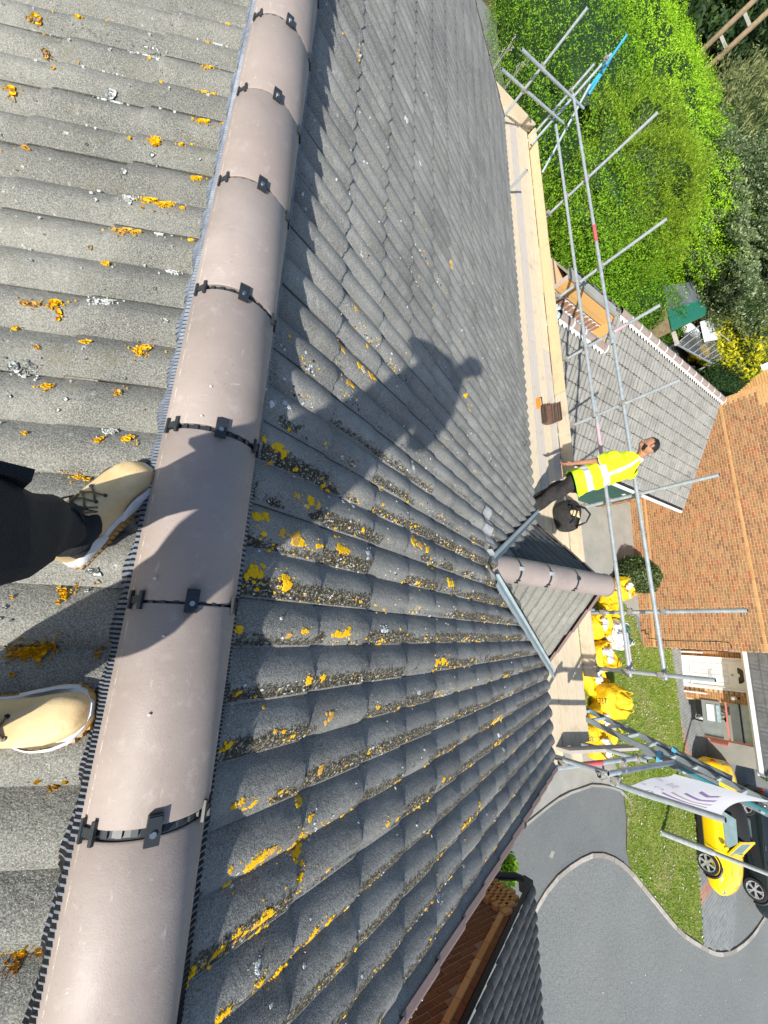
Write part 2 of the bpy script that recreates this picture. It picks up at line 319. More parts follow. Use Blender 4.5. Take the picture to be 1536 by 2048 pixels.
for k_, c_ in (('purple', (.56, .36, .68)), ('peach', (.72, .62, .56)), ('pink', (.64, .40, .58))): M[k_] = leaf_mat(k_ + '_print', [(0, c_), (1, c_)], .6, .5)
M['coral'] = plain('coral_paint', (.58, .20, .15), .5); M['panel_grey'] = plain('grey_door_panel', (.24, .265, .265), .4); M['panel_pale'] = plain('pale_door_panel', (.48, .52, .51), .4)
M['orange'] = plain('orange_plastic', (.80, .25, .02), .5)
M['timber'] = board_mat('orange_timber', (.58, .32, .10), (.70, .42, .16))
M['terracotta'] = grainy('terracotta', (.33, .15, .075), (.42, .21, .11), 12, 120, .85)
M['bluecloth'] = plain('pale_blue_sheet', (.36, .47, .55), .6, 0, .4, .25, 20)
M['pole_wood'] = grainy('grey_brown_pole_wood', (.22, .155, .09), (.33, .25, .155), 6, 90, .9)
M['bark'] = grainy('bark', (.07, .052, .038), (.13, .10, .072), 10, 90, .95, .01)
M['shed_green'] = grainy('green_felt_roof', (.010, .16, .105), (.016, .205, .14), 2, 40, .8); M['shed_grey'] = grainy('grey_roof_sheet', (.11, .14, .15), (.22, .25, .26), 2.2, 20, .5, .02)
M['blue'] = plain('blue_plastic_sack', (.012, .11, .48), .45)
M['clear'] = plain('clear_sheet_glass', (.45, .48, .46), .1)
g = NT('greenhouse_pane', .05); g.b.inputs['Transmission Weight'].default_value = .92; g.b.inputs['IOR'].default_value = 1.05; g.col((.92, .95, .94)); M['pane'] = g.m
M['leaf_hedge'] = leaf_mat('fresh_hedge_leaf', [(0, (.075, .20, .006)), (.5, (.16, .35, .009)), (1, (.26, .48, .016))])
M['leaf_bright'] = leaf_mat('bright_hedge_leaf', [(0, (.17, .38, .008)), (.5, (.30, .56, .014)), (1, (.44, .68, .03))])
M['leaf_feather'] = leaf_mat('feathery_conifer_leaf', [(0, (.10, .20, .010)), (.5, (.22, .35, .013)), (1, (.37, .49, .03))])
M['leaf_low'] = leaf_mat('privet_leaf', [(0, (.035, .11, .007)), (.5, (.08, .21, .008)), (1, (.15, .31, .014))])
M['leaf_olive'] = leaf_mat('grey_green_leaf', [(0, (.045, .08, .026)), (.5, (.115, .17, .058)), (.85, (.23, .29, .125)), (1, (.44, .48, .32))])
M['leaf_dull'] = leaf_mat('dull_olive_leaf', [(0, (.09, .12, .035)), (.5, (.20, .235, .08)), (1, (.36, .37, .16))])
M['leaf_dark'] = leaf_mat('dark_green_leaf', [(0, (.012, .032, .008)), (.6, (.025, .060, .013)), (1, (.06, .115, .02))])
M['leaf_yellow'] = leaf_mat('golden_leaf', [(0, (.08, .13, .008)), (.35, (.36, .38, .010)), (1, (.72, .62, .014))])
M['leaf_shrub'] = leaf_mat('variegated_shrub_leaf', [(0, (.025, .05, .012)), (.6, (.075, .125, .03)), (1, (.24, .29, .12))])
M['grass'] = leaf_mat('lawn_blade', [(0, (.10, .21, .014)), (.45, (.21, .34, .03)), (.8, (.35, .41, .09)), (1, (.52, .45, .22))])
# ---------------------------------------------------------------- ground, road, lawn, paving
structure('ground', MB().poly([(-300,-300,GZ-.03),(500,-300,GZ-.03),(500,500,GZ-.03),(-300,500,GZ-.03)]), M['soil'])
def sheet(name, uv, dz, mat, extra=()):
    pts = [G(*p) for p in uv]; mb = MB(); top = [(p.x, p.y, GZ+dz) for p in pts]
    n = len(top); mb.poly(top if sum((top[i][0]*top[(i+1)%n][1]-top[(i+1)%n][0]*top[i][1]) for i in range(n)) > 0 else top[::-1])
    return structure(name, mb, mat)
def crom(P, k=10):                                     # smooth curve through the surveyed points
    out = []
    for i in range(len(P)-1):
        a, b, c, d = P[max(0,i-1)], P[i], P[i+1], P[min(len(P)-1,i+2)]
        for j in range(k):
            t = j/k; out.append(.5*((2*b) + (c-a)*t + (2*a-5*b+4*c-d)*t*t + (3*b-a-3*c+d)*t**3))
    return out + [P[-1]]
road_edge = [(1068,1822),(1102,1768),(1140,1734),(1185,1710),(1222,1716),(1258,1742),(1306,1800),(1358,1862),(1402,1893),(1436,1908),(1470,1900),(1506,1868),(1536,1822)]
structure('road', MB().poly([(-60,-70,GZ),(70,-70,GZ),(70,30,GZ),(-60,30,GZ)]), M['asphalt'])
drv = crom([G(*p) for p in [(990,1716),(1028,1668),(1060,1640),(1120,1594),(1190,1570),(1242,1582),(1262,1610)]]) + crom([G(*p) for p in road_edge[6::-1]]) + [Vector((6.5,-6.6,GZ))]
structure('driveway', MB().poly([(p.x, p.y, GZ+.006) for p in drv][::-1]), M['drive'])
def ribbon(name, uv, w, h, mat, label=None):           # a kerb built of separate stones
    pts = crom([G(*p) for p in uv], 24); dense = [pts[0]]
    for p in pts:
        if (p-dense[-1]).length > .5: dense.append(p)
    dense.append(pts[-1])
    base = MB(); 
    for a, b in zip(dense, dense[1:]): base.beam(a + Vector((0,0,h*.25)), b + Vector((0,0,h*.25)), w*.8, h*.5)
    root = structure(name, base, M['mortar'] if False else mat)
    for a, b in zip(dense, dense[1:]):
        d = (b-a).normalized()*.006; k = rng.normal(0, .004)
        part('kerb_stone', MB().beam(a+d+Vector((0,0,h*.5+k)), b-d+Vector((0,0,h*.5+k)), w, h), mat, root)
    return root
ribbon('road_kerb', road_edge, .105, .04, M['kerb'])
ribbon('drive_edging', [(985,1722),(1028,1668),(1060,1640),(1120,1594),(1160,1578),(1190,1570),(1242,1582),(1262,1610)], .06, .05, M['concrete'])
lawn_uv = [(1165,1150),(1225,1180),(1268,1235),(1283,1292),(1306,1297),(1340,1297),(1352,1380),(1362,1470),(1367,1500),(1391,1640),(1396,1760),(1404,1888),(1358,1856),(1306,1792),(1260,1738),(1251,1700),(1252,1640),(1244,1575),(1225,1515),(1150,1480),(1100,1400)]
sheet('lawn', lawn_uv, .035, M['lawn'])
sheet('concrete_drive', [(1080,900),(1290,985),(1272,1130),(1283,1240),(1225,1185),(1160,1150),(1080,1130)], .012, M['concrete'])
sheet('path', [(1080,1480),(1150,1478),(1235,1520),(1246,1582),(1190,1568),(1118,1592),(1056,1642),(1000,1690)], .012, M['concrete'])
pave_uv = [(1340,1293),(1367,1300),(1372,1400),(1440,1398),(1452,1470),(1470,1520),(1475,1640),(1470,1800),(1464,1897),(1405,1893),(1397,1760),(1391,1640),(1368,1500),(1352,1380)]
sheet('paved_drive', pave_uv, .010, M['paver'])
# pavers one by one on the strip by the door and beside the cars (nearest ones), laid along the house front
def inpoly(x, y, poly):
    c = False; n = len(poly)
    for i in range(n):
        a, b = poly[i], poly[i-1]
        if (a[1] > y) != (b[1] > y) and x < (b[0]-a[0])*(y-a[1])/(b[1]-a[1])+a[0]: c = not c
    return c
pv = [(G(*p).x, G(*p).y) for p in pave_uv]; pob = bpy.data.objects['paved_drive']; mp = MB(); mr = MB()
ang = math.radians(11.5); ca, sa = math.cos(ang), math.sin(ang)
for i in range(-10, 30):
    for j in range(-60, 30):
        a, b = i*.21 + (.105 if j % 2 else 0), j*.105
        x, y = 18.2 + a*ca + b*-sa*-1*0 - b*(-sa), -3.5 + a*sa*0 + b*ca - a*0
        x = 18.2 + a*ca + b*-.2; y = -3.5 + b*.98 + a*.2
        if inpoly(x, y, pv):
            red = abs(a) < .16 and j > -6 or (abs(y+7.9-.2*(x-18)) < .16)
            (mr if red else mp).box((x, y, GZ+.018+rng.normal(0,.0015)), (.204, .099, .03), 0, Matrix.Rotation(ang, 3, 'Z'))
part('paver_field', mp, M['paver'], pob, kind='stuff'); part('red_paver_band', mr, M['paver_red'], pob, kind='stuff')
# short grass and fallen petals on the lawn
lp = [(G(*p).x, G(*p).y) for p in lawn_uv]; xs = [p[0] for p in lp]; ys = [p[1] for p in lp]
P_ = []
while len(P_) < 42000:
    c = np.stack([rng.uniform(min(xs), max(xs), 20000), rng.uniform(min(ys), max(ys), 20000)], 1)
    P_ += [q for q in c if inpoly(q[0], q[1], lp)]
P_ = np.array(P_[:42000]); k = len(P_); a = rng.uniform(0, 6.28, k); hgt = rng.uniform(.03, .075, k); w = rng.uniform(.006, .014, k)
base = np.column_stack([P_, np.full(k, GZ+.035)]); dx = np.column_stack([np.cos(a)*w, np.sin(a)*w, np.zeros(k)])
tip = base + np.column_stack([rng.normal(0, .03, k), rng.normal(0, .03, k), hgt])
v = np.stack([base-dx, base+dx, tip], 1).reshape(-1, 3)
o = link('grass_blades', fast_mesh('grass_blades', v, np.arange(3*k).reshape(-1, 3), M['grass'])); tag(o, 'short patchy grass growing over the front lawn', 'grass', kind='stuff')
sel = P_[rng.choice(k, 700, replace=False)]; mb = MB()
for x, y in sel:
    r = rng.uniform(.012, .04); t = rng.uniform(0, 6.28); q = [Vector((x+r*math.cos(t+u)*(1 if i%2 else .5), y+r*math.sin(t+u)*(1 if i%2 else .5), GZ+.06+rng.uniform(0,.02))) for i, u in enumerate((0,1.57,3.14,4.71))]
    mb.poly(q)
for uv in [(1500,1930),(1450,2000),(1480,1960),(1290,1950),(1262,1965),(1515,2010),(1330,1990),(1400,2030),(1205,1985),(1530,1985),(1360,1940)]:
    p = G(*uv); mb.poly([p+Vector((.026,0,.01)), p+Vector((0,.02,.012)), p+Vector((-.022,0,.01)), p+Vector((0,-.016,.012))])
o = solo('fallen_leaves', mb, M['mortar'], 'pale dry leaves and petals scattered over lawn and road', 'leaves', kind='stuff')
p = G(1103,1708); structure('road_patch', MB().poly([p+Vector((.13,.02,.012)), p+Vector((0,.09,.012)), p+Vector((-.12,-.02,.012)), p+Vector((0,-.09,.012))]), M['concrete'])
# ---------------------------------------------------------------- our house: walls, both slopes, ridge
XR, ZA, PITCH = .14, -1.10, math.radians(25.3)         # ridge line x, height of the tile crests at the apex, pitch
TP = math.tan(PITCH); CP, SP = math.cos(PITCH), math.sin(PITCH)
VY = -1.45; Y0, Y1, GAUGE, TW, RP = -1.37, 9.57, .331, .29, .145
EAVE = 4.36                                            # x of the front eaves from the ridge
house = thing('house', 'grey tiled house whose roof and ridge fill the foreground', 'house', (XR, 4, GZ))
WA = .038
def prof(u):                                           # height of the double-wave tile over one wave, u from the lapped edge
    u = u % 1.0
    h = math.sin(math.pi/2*u/.40) if u < .40 else math.cos(math.pi/2*((u-.40)/.60)**1.05)
    return WA*h
def tile_mesh(name, flip=False, length=.40, head=.075, nseg=28, thick=.011, seed=0, mat=None):
    # local X down the slope (0 = course line above), Y along the ridge, Z out of the slope
    r_ = np.random.default_rng(seed); mb = MB(); rows = []
    lip = .010
    xs = [-head, .016, .034, .12, .22, GAUGE-.012, GAUGE]
    for x in xs:
        row = []
        for i in range(nseg+1):
            y = TW*i/nseg; z = prof(y/RP) + .0115*(x/GAUGE) - WA - .010
            if i == 0: z += lip
            elif i == 1: z += lip*.8
            if x == xs[-1]: z -= .003
            z += r_.normal(0, .0007)
            row.append(Vector((x + (r_.normal(0, .0022) if x == xs[-1] else 0), y + (-.003 if i == 0 else 0), z)))
        rows.append(row)
    mb.grid(rows, 0)
    e = rows[-1]; mb.grid([[p.copy() for p in e], [p - Vector((.002, 0, thick)) for p in e]], 0)
    s = [r[0] for r in rows]; mb.grid([[p - Vector((0,-.004,.014)) for p in s], [p.copy() for p in s]], 0)
    me = mb.mesh(name, mat, smooth=45); at = me.attributes.new('foot', 'FLOAT', 'POINT'); at.data.foreach_set('value', [foot_(v[1]) for v in mb.v]); at = me.attributes.new('lap', 'FLOAT', 'POINT'); at.data.foreach_set('value', [1.0 if v[0] < .02 else 0.0 for v in mb.v]); mb.lap = [1.0 if v[0] < .02 else 0.0 for v in mb.v]
    return me, mb
def foot_(y): u = (y/RP) % 1.0; return max(0.0, 1 - u/.62)
def frame(side):                                       # slope frame: origin on the apex line at y = 0
    if side == 'front': X, Z = Vector((CP, 0, -SP)), Vector((SP, 0, CP))
    else: X, Z = Vector((-CP, 0, -SP)), Vector((-SP, 0, CP))
    return X, Vector((0,1,0)), Z
def slope_pt(side, x, y, h=0.0):                       # x = distance down the slope
    X, Y, Z = frame(side); return Vector((XR, 0, ZA)) + X*x + Y*y + Z*h
def slope_hit(u, v, left=False):
    d = ray(u, v); s = (ZA - TP*XR)/(d.z - TP*d.x) if left else (ZA + TP*XR)/(d.z + TP*d.x); return d*s
def surf(side, p, lift=.0015):                         # tile surface under a point of the slope plane
    X, Y, Z = frame(side); x = (p - Vector((XR,0,ZA))).dot(X); y = p.y
    x0 = START[side]; k = math.floor((x-x0)/GAUGE); xi = x - x0 - k*GAUGE; yy = (y - Y0) % TW
    h = prof(yy/RP) + .0115*(xi/GAUGE) - WA - .010 + (.008 if yy < .012 else 0)
    return slope_pt(side, x, y, h + lift)
START = {'front': .50 - GAUGE, 'back': .435 - GAUGE}
T = [tile_mesh('roof_tile', seed=s, mat=M['tile'])[0] for s in range(4)]
TL = []
for t in T: c = t.copy(); c.materials[0] = M['tile_left']; TL.append(c)
def cut_mesh(name, mb, mats, planes, off, smooth=45):
    bm = bmesh.new(); vs = [bm.verts.new(v) for v in mb.v]
    for f in mb.f:
        try: bm.faces.new([vs[i] for i in f])
        except ValueError: pass
    for co_, no_ in planes:
        bmesh.ops.bisect_plane(bm, geom=bm.verts[:]+bm.edges[:]+bm.faces[:], dist=1e-5, plane_co=co_, plane_no=no_, clear_inner=True)
    if not bm.faces: bm.free(); return None
    for v in bm.verts: v.co -= off
    me = bpy.data.meshes.new(name); bm.to_mesh(me); bm.free(); me.materials.append(mats)
    me.polygons.foreach_set('use_smooth', [True]*len(me.polygons)); me.set_sharp_from_angle(angle=math.radians(45)); return me
cells = []; edge_cells = []
for side, nrow in (('front', 14), ('back', 11)):
    for k in range(nrow):
        for j in range(38):
            x = START[side] + k*GAUGE; y = Y0 + j*TW
            c = slope_pt(side, x+.17, y+.145)
            px = None
            cc = R.transposed() @ c
            vis = False
            if cc.z < -.05:
                u, v = CX + F*cc.x/-cc.z, CY - F*cc.y/-cc.z; vis = -160 < u < 1300 and -160 < v < 2250
            # seen area: falls with distance squared and with the angle of view
            n_ = frame(side)[2]; area = max(0, -(c.normalized()).dot(n_))/c.length_squared if vis else 0
            cells.append((area, side, k, j, x, y))
cells.sort(key=lambda q: -q[0])
field = {'front': MB(), 'back': MB()}; flap = {'front': [], 'back': []}
def tile_matrix(side, x, y):
    X, Y, Z = frame(side); jz = rng.normal(0, .0006); tw = rng.normal(0, .0045); tx = rng.normal(0, .0012)
    m = Matrix((X, Y, Z)).transposed().to_4x4() @ Matrix.Rotation(tx, 4, 'X') @ Matrix.Rotation(tw, 4, 'Z')
    return Matrix.Translation(slope_pt(side, x + rng.normal(0, .003), y, jz)) @ m
TMB = [tile_mesh('t', seed=s, mat=M['tile'])[1] for s in range(4)]; LOWMB = tile_mesh('t', nseg=20, mat=M['tile'])[1]
for i, (area, side, k, j, x, y) in enumerate(cells):
    mx = tile_matrix(side, x, y); s = (k*7 + j*3) % 4
    if i < 300:
        o = link('roof_tile', (T if side == 'front' else TL)[s], house); o.matrix_local = Matrix.Translation(-house.location) @ mx
    else:
        src = TMB[s] if area > .004 else LOWMB; field[side].add([mx @ Vector(q) for q in src.v], src.f); flap[side] += src.lap
for side, mt in (('front', M['tile']), ('back', M['tile_left'])):
    o = part('roof_tile_field', field[side], mt, house, smooth=45, kind='stuff'); o.data.attributes.new('foot', 'FLOAT', 'POINT').data.foreach_set('value', [foot_(v[1]-Y0) for v in field[side].v]); o.data.attributes.new('lap', 'FLOAT', 'POINT').data.foreach_set('value', flap[side])
    X, Y, Z = frame(side); a = lambda x, y: slope_pt(side, x, y, -.065)
    L_ = 4.80 if side == 'front' else 4.0
    part('underlay', MB().poly([a(0,VY+.03), a(L_,VY+.03), a(L_,Y1-.03), a(0,Y1-.03)]), M['void'], house)
# walls and gables below the roof
wb = MB(); x0, x1, ya, yb = -3.3, 4.28, VY+.10, Y1-.15
zt = lambda x: ZA - TP*abs(x-XR) - .12
wb.prism([(x0,ya),(x1,ya),(x1,yb),(x0,yb)], GZ, zt(x1)-.02)
for y in (ya+.001, yb-.001):
    wb.add([(x0,y,zt(x1)-.02),(x1,y,zt(x1)-.02),(XR,y,zt(XR))], [(0,1,2)])
part('wall', wb, M['brick_shade'], house)
for side, nrow in (('front', 14), ('back', 11)):       # the cut column of tiles under the near verge
    for k in range(nrow):
        mx = tile_matrix(side, START[side] + k*GAUGE, Y0 - TW); mb = MB().add([mx @ Vector(q) for q in TMB[k % 4].v], TMB[k % 4].f)
        me = cut_mesh('roof_tile', mb, M['tile'] if side == 'front' else M['tile_left'], [(Vector((0, VY+.004, 0)), Vector((0,1,0)))], house.location)
        if me: link('roof_tile', me, house)
# brown dry-verge caps along the near and far gable, one per course
for yv, sgn in ((VY, -1), (Y1, 1)):
    for side, nrow in (('front', 14), ('back', 11)):
        X, Y, Z = frame(side)
        for k in range(nrow):
            a = START[side] + k*GAUGE
            mb = MB(); rows = []
            for x, lift in ((a-.01, .0), (a+GAUGE+.012, .012)):
                o_ = [(0.035, .004), (0.0, .008), (-.018, .002), (-.020, -.085), (.0, -.088)]
                rows.append([slope_pt(side, x, yv + (q[0] if sgn < 0 else -q[0]), q[1]+lift-.012) for q in o_])
            mb.grid(rows, flip=(sgn > 0)); e = rows[1]; mb.poly([p.copy() for p in e])
            part('verge_cap', mb, M['verge'], house)
# ridge: pleated ventilation strip, half-round tiles, black union strips with clips
RZ = -1.150; RW, RH, RL, RGAP = .126, .108, .4517, .011
def arc(y, a, grow=0.0, x0=XR, z0=RZ, w=RW, h=RH):
    return Vector((x0 + math.sin(a)*(w+grow), y, z0 + math.cos(a)*(h+grow)))
def ridge_tile_mb(y0, y1, n=22, th=.014):
    mb = MB(); A = [-math.pi/2*.99 + math.pi*.99*i/n for i in range(n+1)]
    ys = [y0, y0+.004, (y0+y1)/2, y1-.004, y1]
    rows = [[arc(y, a, -.003 if y in (y0, y1) else 0) for a in A] for y in ys]; mb.grid(rows, flip=True); mb.arc = [abs(a) for _ in ys for a in A]
    for yy, fl in ((y0, False), (y1, True)):
        mb.grid([[arc(yy, a, -.003) for a in A], [arc(yy, a, -th) for a in A]], flip=not fl); mb.arc += [0]*(2*len(A))
    return mb
joints = [-.405 + RL*i for i in range(-2, 23)]; joints = [y for y in joints if y < Y1-.1]
ys = [VY-.03] + [y for y in joints if y > VY+.1] + [Y1+.03]
for a, b in zip(ys, ys[1:]):
    g0, g1 = RGAP*rng.uniform(.5, 1.15), RGAP*rng.uniform(.5, 1.15)
    rm_ = ridge_tile_mb(a+g0*.6, b-g1*.6); o = part('ridge_tile', rm_, M['ridge'], house, smooth=40); o.data.attributes.new('arc', 'FLOAT', 'POINT').data.foreach_set('value', rm_.arc)
    o.rotation_euler = (rng.normal(0,.0007), rng.normal(0,.006)*0, rng.normal(0, .0004)); o.location = o.location + Vector((rng.normal(0,.001), 0, rng.normal(0,.0008)))
for y in ys[1:-1]:
    mb = MB(); A = [-math.pi/2*.97 + math.pi*.97*i/20 for i in range(21)]
    mb.grid([[arc(y-.022, a, -.016) for a in A], [arc(y-.010, a, -.010) for a in A], [arc(y+.010, a, -.010) for a in A], [arc(y+.022, a, -.016) for a in A]], flip=True)
    for a in np.linspace(-1.2, 1.2, 11): c = arc(y, a, -.008); mb.box(c, (.012, .018, .006), 0, Matrix.Rotation(a, 3, 'Y'))
    u = part('union_strip', mb, M['clip'], house)
    def hclip(a0, n0=2):
        m = MB()
        for da in (-.14, .14): m.box(arc(y, a0+da, .003), (.009, .042, .007), 0, Matrix.Rotation(a0+da, 3, 'Y'))
        m.box(arc(y, a0, .001), (.034, .016, .007), 0, Matrix.Rotation(a0, 3, 'Y')); return m
    part('side_clip', hclip(-1.02), M['clip'], u); part('side_clip', hclip(1.12), M['clip'], u)
    t0 = .02; m = MB(); rot = Matrix.Rotation(t0, 3, 'Y')
    m.box(arc(y+.002, t0, .006), (.028, .054, .010), 0, rot); m.box(arc(y+.022, t0, .010), (.024, .009, .006), 0, rot)
    part('top_clip', m, M['clip'], u)
    part('screw', MB().tube([arc(y-.004, t0, .009), arc(y-.004, t0, .0145)], [.0075, .006], 10), M['steel'], u)
def pleat(side):
    mb = MB(); s = -1 if side == 'back' else 1; rows = []; y = VY+.02; k = 0
    w = .034 if side == 'back' else .020; p = .0042
    rr = [[], [], [], []]
    while y < 6.8:
        up = .0042 if (k//2) % 2 else 0
        e = w + (.004*math.sin((y-Y0)/RP*6.283+1.0) + .002*math.sin(y*23))
        xb = (.127*.93)/CP; xe = xb + e
        st = surf(side, slope_pt(side, xe, y), 0)
        h_t = (st - slope_pt(side, xe, y)).dot(frame(side)[2])
        for r, (xx, hh) in zip(rr, ((xb-.02, .022+up), (xb+.012, .012+up), (xe-.012, h_t*.6+.006+up), (xe, h_t+.003+up))):
            r.append(slope_pt(side, xx, y + (0 if k % 2 else p*.1), hh))
        y += (p*(1 + .35*math.sin(y*9)) if k % 2 else p*.35)*(1 if y < 3.2 else 2); k += 1
    mb.grid(rr, lambda i, j: 1 if (j//2) % 2 else 0, flip=(side == 'back')); return mb  # alternate folds coloured near black for the shaded gaps between pleats
for s in ('back', 'front'): part('pleated_ridge_strip', pleat(s), [M['pleat'], M['void']], house)
# ---------------------------------------------------------------- the small gable over the front eaves
GYc, GZr, GX1 = .565, -2.36, 4.52                      # ridge line y, tile apex height, gable end x
GP = math.radians(43); gt = math.tan(GP)
def gframe(sg):                                        # sg +1: far slope, -1: near slope
    Z = Vector((0, sg*math.sin(GP), math.cos(GP))); Xd = Vector((0, sg*math.cos(GP), -math.sin(GP))); return Xd, Z
main_n = frame('front')[2]; main_o = slope_pt('front', 0, 0, -.03)
for sg in (1, -1):
    Xd, Z = gframe(sg); Yd = Z.cross(Xd); mt = M['tile_dark'] if sg > 0 else M['tile_left']  # far slope's shade is put into a darker tile colour
    base = Vector((0, GYc, GZr))
    for k in range(5):
        for j in range(9):
            o0 = base + Xd*(.10 + (k-1)*GAUGE) + Vector((GX1 - .29*(j+1) if True else 0, 0, 0))
            org = o0 if Yd.x > 0 else o0 + Vector((TW,0,0))
            mx = Matrix.Translation(org + Z*rng.normal(0,.002)) @ Matrix((Xd, Yd, Z)).transposed().to_4x4()
            src = TMB[(k+j) % 4]; mb = MB().add([mx @ Vector(q) for q in src.v], src.f)
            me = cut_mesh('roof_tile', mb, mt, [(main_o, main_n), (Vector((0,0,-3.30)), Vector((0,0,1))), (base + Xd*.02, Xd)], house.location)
            if me: link('roof_tile', me, house)
    # verge caps of the gable
    for k in range(4):
        rows = []
        for x, l in ((.03+k*GAUGE, 0), (.03+(k+1)*GAUGE+.01, .012)):
            p = base + Xd*x + Z*(l+.0); rows.append([p + Vector((GX1+dx, 0, 0)) + Z*dz for dx, dz in ((-.03,.0),(.012,.008),(.035,.0),(.037,-.085),(.01,-.088))])
        mb = MB().grid(rows, flip=(sg < 0)); mb.poly([q.copy() for q in rows[1]]); part('verge_cap', mb, M['verge'], house)
gw = MB(); xw = GX1-.08; gw.add([(xw, GYc-1.0, -3.42), (xw, GYc+1.0, -3.42), (xw, GYc, GZr-.06), (xw-.2, GYc-1.0, -3.42), (xw-.2, GYc+1.0, -3.42), (xw-.2, GYc, GZr-.06)], [(0,1,2),(3,5,4),(0,2,5,3),(1,4,5,2),(0,3,4,1)])
gw.box((GX1-.18, GYc, -5.44), (.2, 2.0, 4.02)); part('wall', gw, M['brick_shade'], house)
gx0 = 2.44
gj = [gx0, 2.98, 3.42, 3.87, GX1+.03]
def gridge(x0, x1):
    n = 18; A = [-math.pi/2 + math.pi*i/n for i in range(n+1)]; mb = MB()
    f = lambda x, a, g: Vector((x, GYc + math.sin(a)*(.125+g), GZr - .055 + math.cos(a)*(.118+g)))
    mb.grid([[f(x, a, 0) for a in A] for x in (x0, x0+.004, x1-.004, x1)])
    for x, fl in ((x0, True), (x1, False)): mb.grid([[f(x, a, 0) for a in A], [f(x, a, -.015) for a in A]], flip=fl)
    return mb, f, A
for i, (a, b) in enumerate(zip(gj, gj[1:])):
    mb, f, A = gridge(a+.006, b-.006); part('ridge_tile', mb, M['ridge'], house, smooth=40)
    if i:
        m = MB().grid([[f(a-.014, t, .0015) for t in A[2:-2]], [f(a+.014, t, .0015) for t in A[2:-2]]]); u = part('union_strip', m, M['clip'], house)
        part('top_clip', MB().box(f(a, .0, .006), (.05, .034, .012)), M['lead'] if i < 3 else M['clip'], u)
        for t in (-.9, -1.15): part('side_clip', MB().box(f(a, t, .004), (.05, .012, .010), 0, Matrix.Rotation(-t, 3, 'X')), M['clip'], u)
mb, f, A = gridge(gx0, gx0+.10); m = MB().grid([[f(x, t, .003) for t in A[3:-3]] for x in (gx0-.01, gx0+.10)]); part('bedding', m, M['stain'], house)
m = MB()
capA = [(-math.pi/2 + math.pi*i/16) for i in range(17)]
for dx, g in ((.006, .0), (.028, .004)): pass
m.grid([[f(x, t, g) for t in capA] for x, g in ((GX1+.024, -.004), (GX1+.03, .006), (GX1+.055, .006), (GX1+.06, -.02))]); m.poly([f(GX1+.058, t, -.018) for t in capA][::-1]); part('ridge_end_cap', m, M['verge'], house, smooth=40)
# valley troughs and lead saddle
va = slope_hit(986, 1108); vb = slope_hit(1076, 1019); vc = slope_hit(990, 1160); vd = slope_hit(1106, 1349)
for a, b, w, nm in ((va, vb, .012, 'valley_edge'), (vc, vd, .055, 'valley_trough')):
    d = (b-a).normalized(); side_ = d.cross(main_n).normalized(); rows = []
    if side_.y * (1 if nm == 'valley_edge' else -1) < 0: side_ = -side_
    for i in range(25):
        p = a.lerp(b, i/24); wob = .012*abs(math.sin(i*1.05)) if nm == 'valley_trough' else 0
        rows.append([p + side_*(w+wob) + main_n*.012, p + side_*(w*.35) + main_n*.02, p + main_n*.012, p - side_*.05 + main_n*.004, p - side_*.056 + main_n*.03])
    part(nm, MB().grid(rows, flip=(nm == 'valley_edge')), M['grp'], house)
m = MB(); rows = []
for i in range(9):
    t = i/8; a = slope_hit(978 + 6*math.sin(t*9), 1098 + 66*t); b = Vector((gx0+.05, GYc + .11 - .22*t, GZr + .03 + .05*math.sin(math.pi*t)))
    rows.append([a.lerp(b, q) + main_n*(.015 + .02*rng.random()) for q in (0, .35, .7, 1)])
part('lead_saddle', m.grid(rows), M['lead'], house, smooth=True)
for uv, sz in (((977, 1030), .26), ((980, 1068), .27)):
    p = slope_hit(*uv); rows = []
    for i in range(6):
        rows.append([surf('front', p + frame('front')[0]*(i-2.5)/5*.20 + Vector((0, (j-4)/8*sz*.55, 0)), .007) for j in range(9)])
    part('mortar_patch', MB().grid(rows), M['tile_pale'], house, smooth=True)
p = slope_hit(1040, 1643) ; q = p + Vector((0,-.06,-.06))
m = MB().box(q + Vector((.02,0,0)), (.10,.07,.07)); m.tube([q + Vector((.05,-.0,-.02)), q + Vector((.16,-.02,-.06))], .045, 14, 1); part('verge_bracket', m, [M['verge'], M['black']], house)
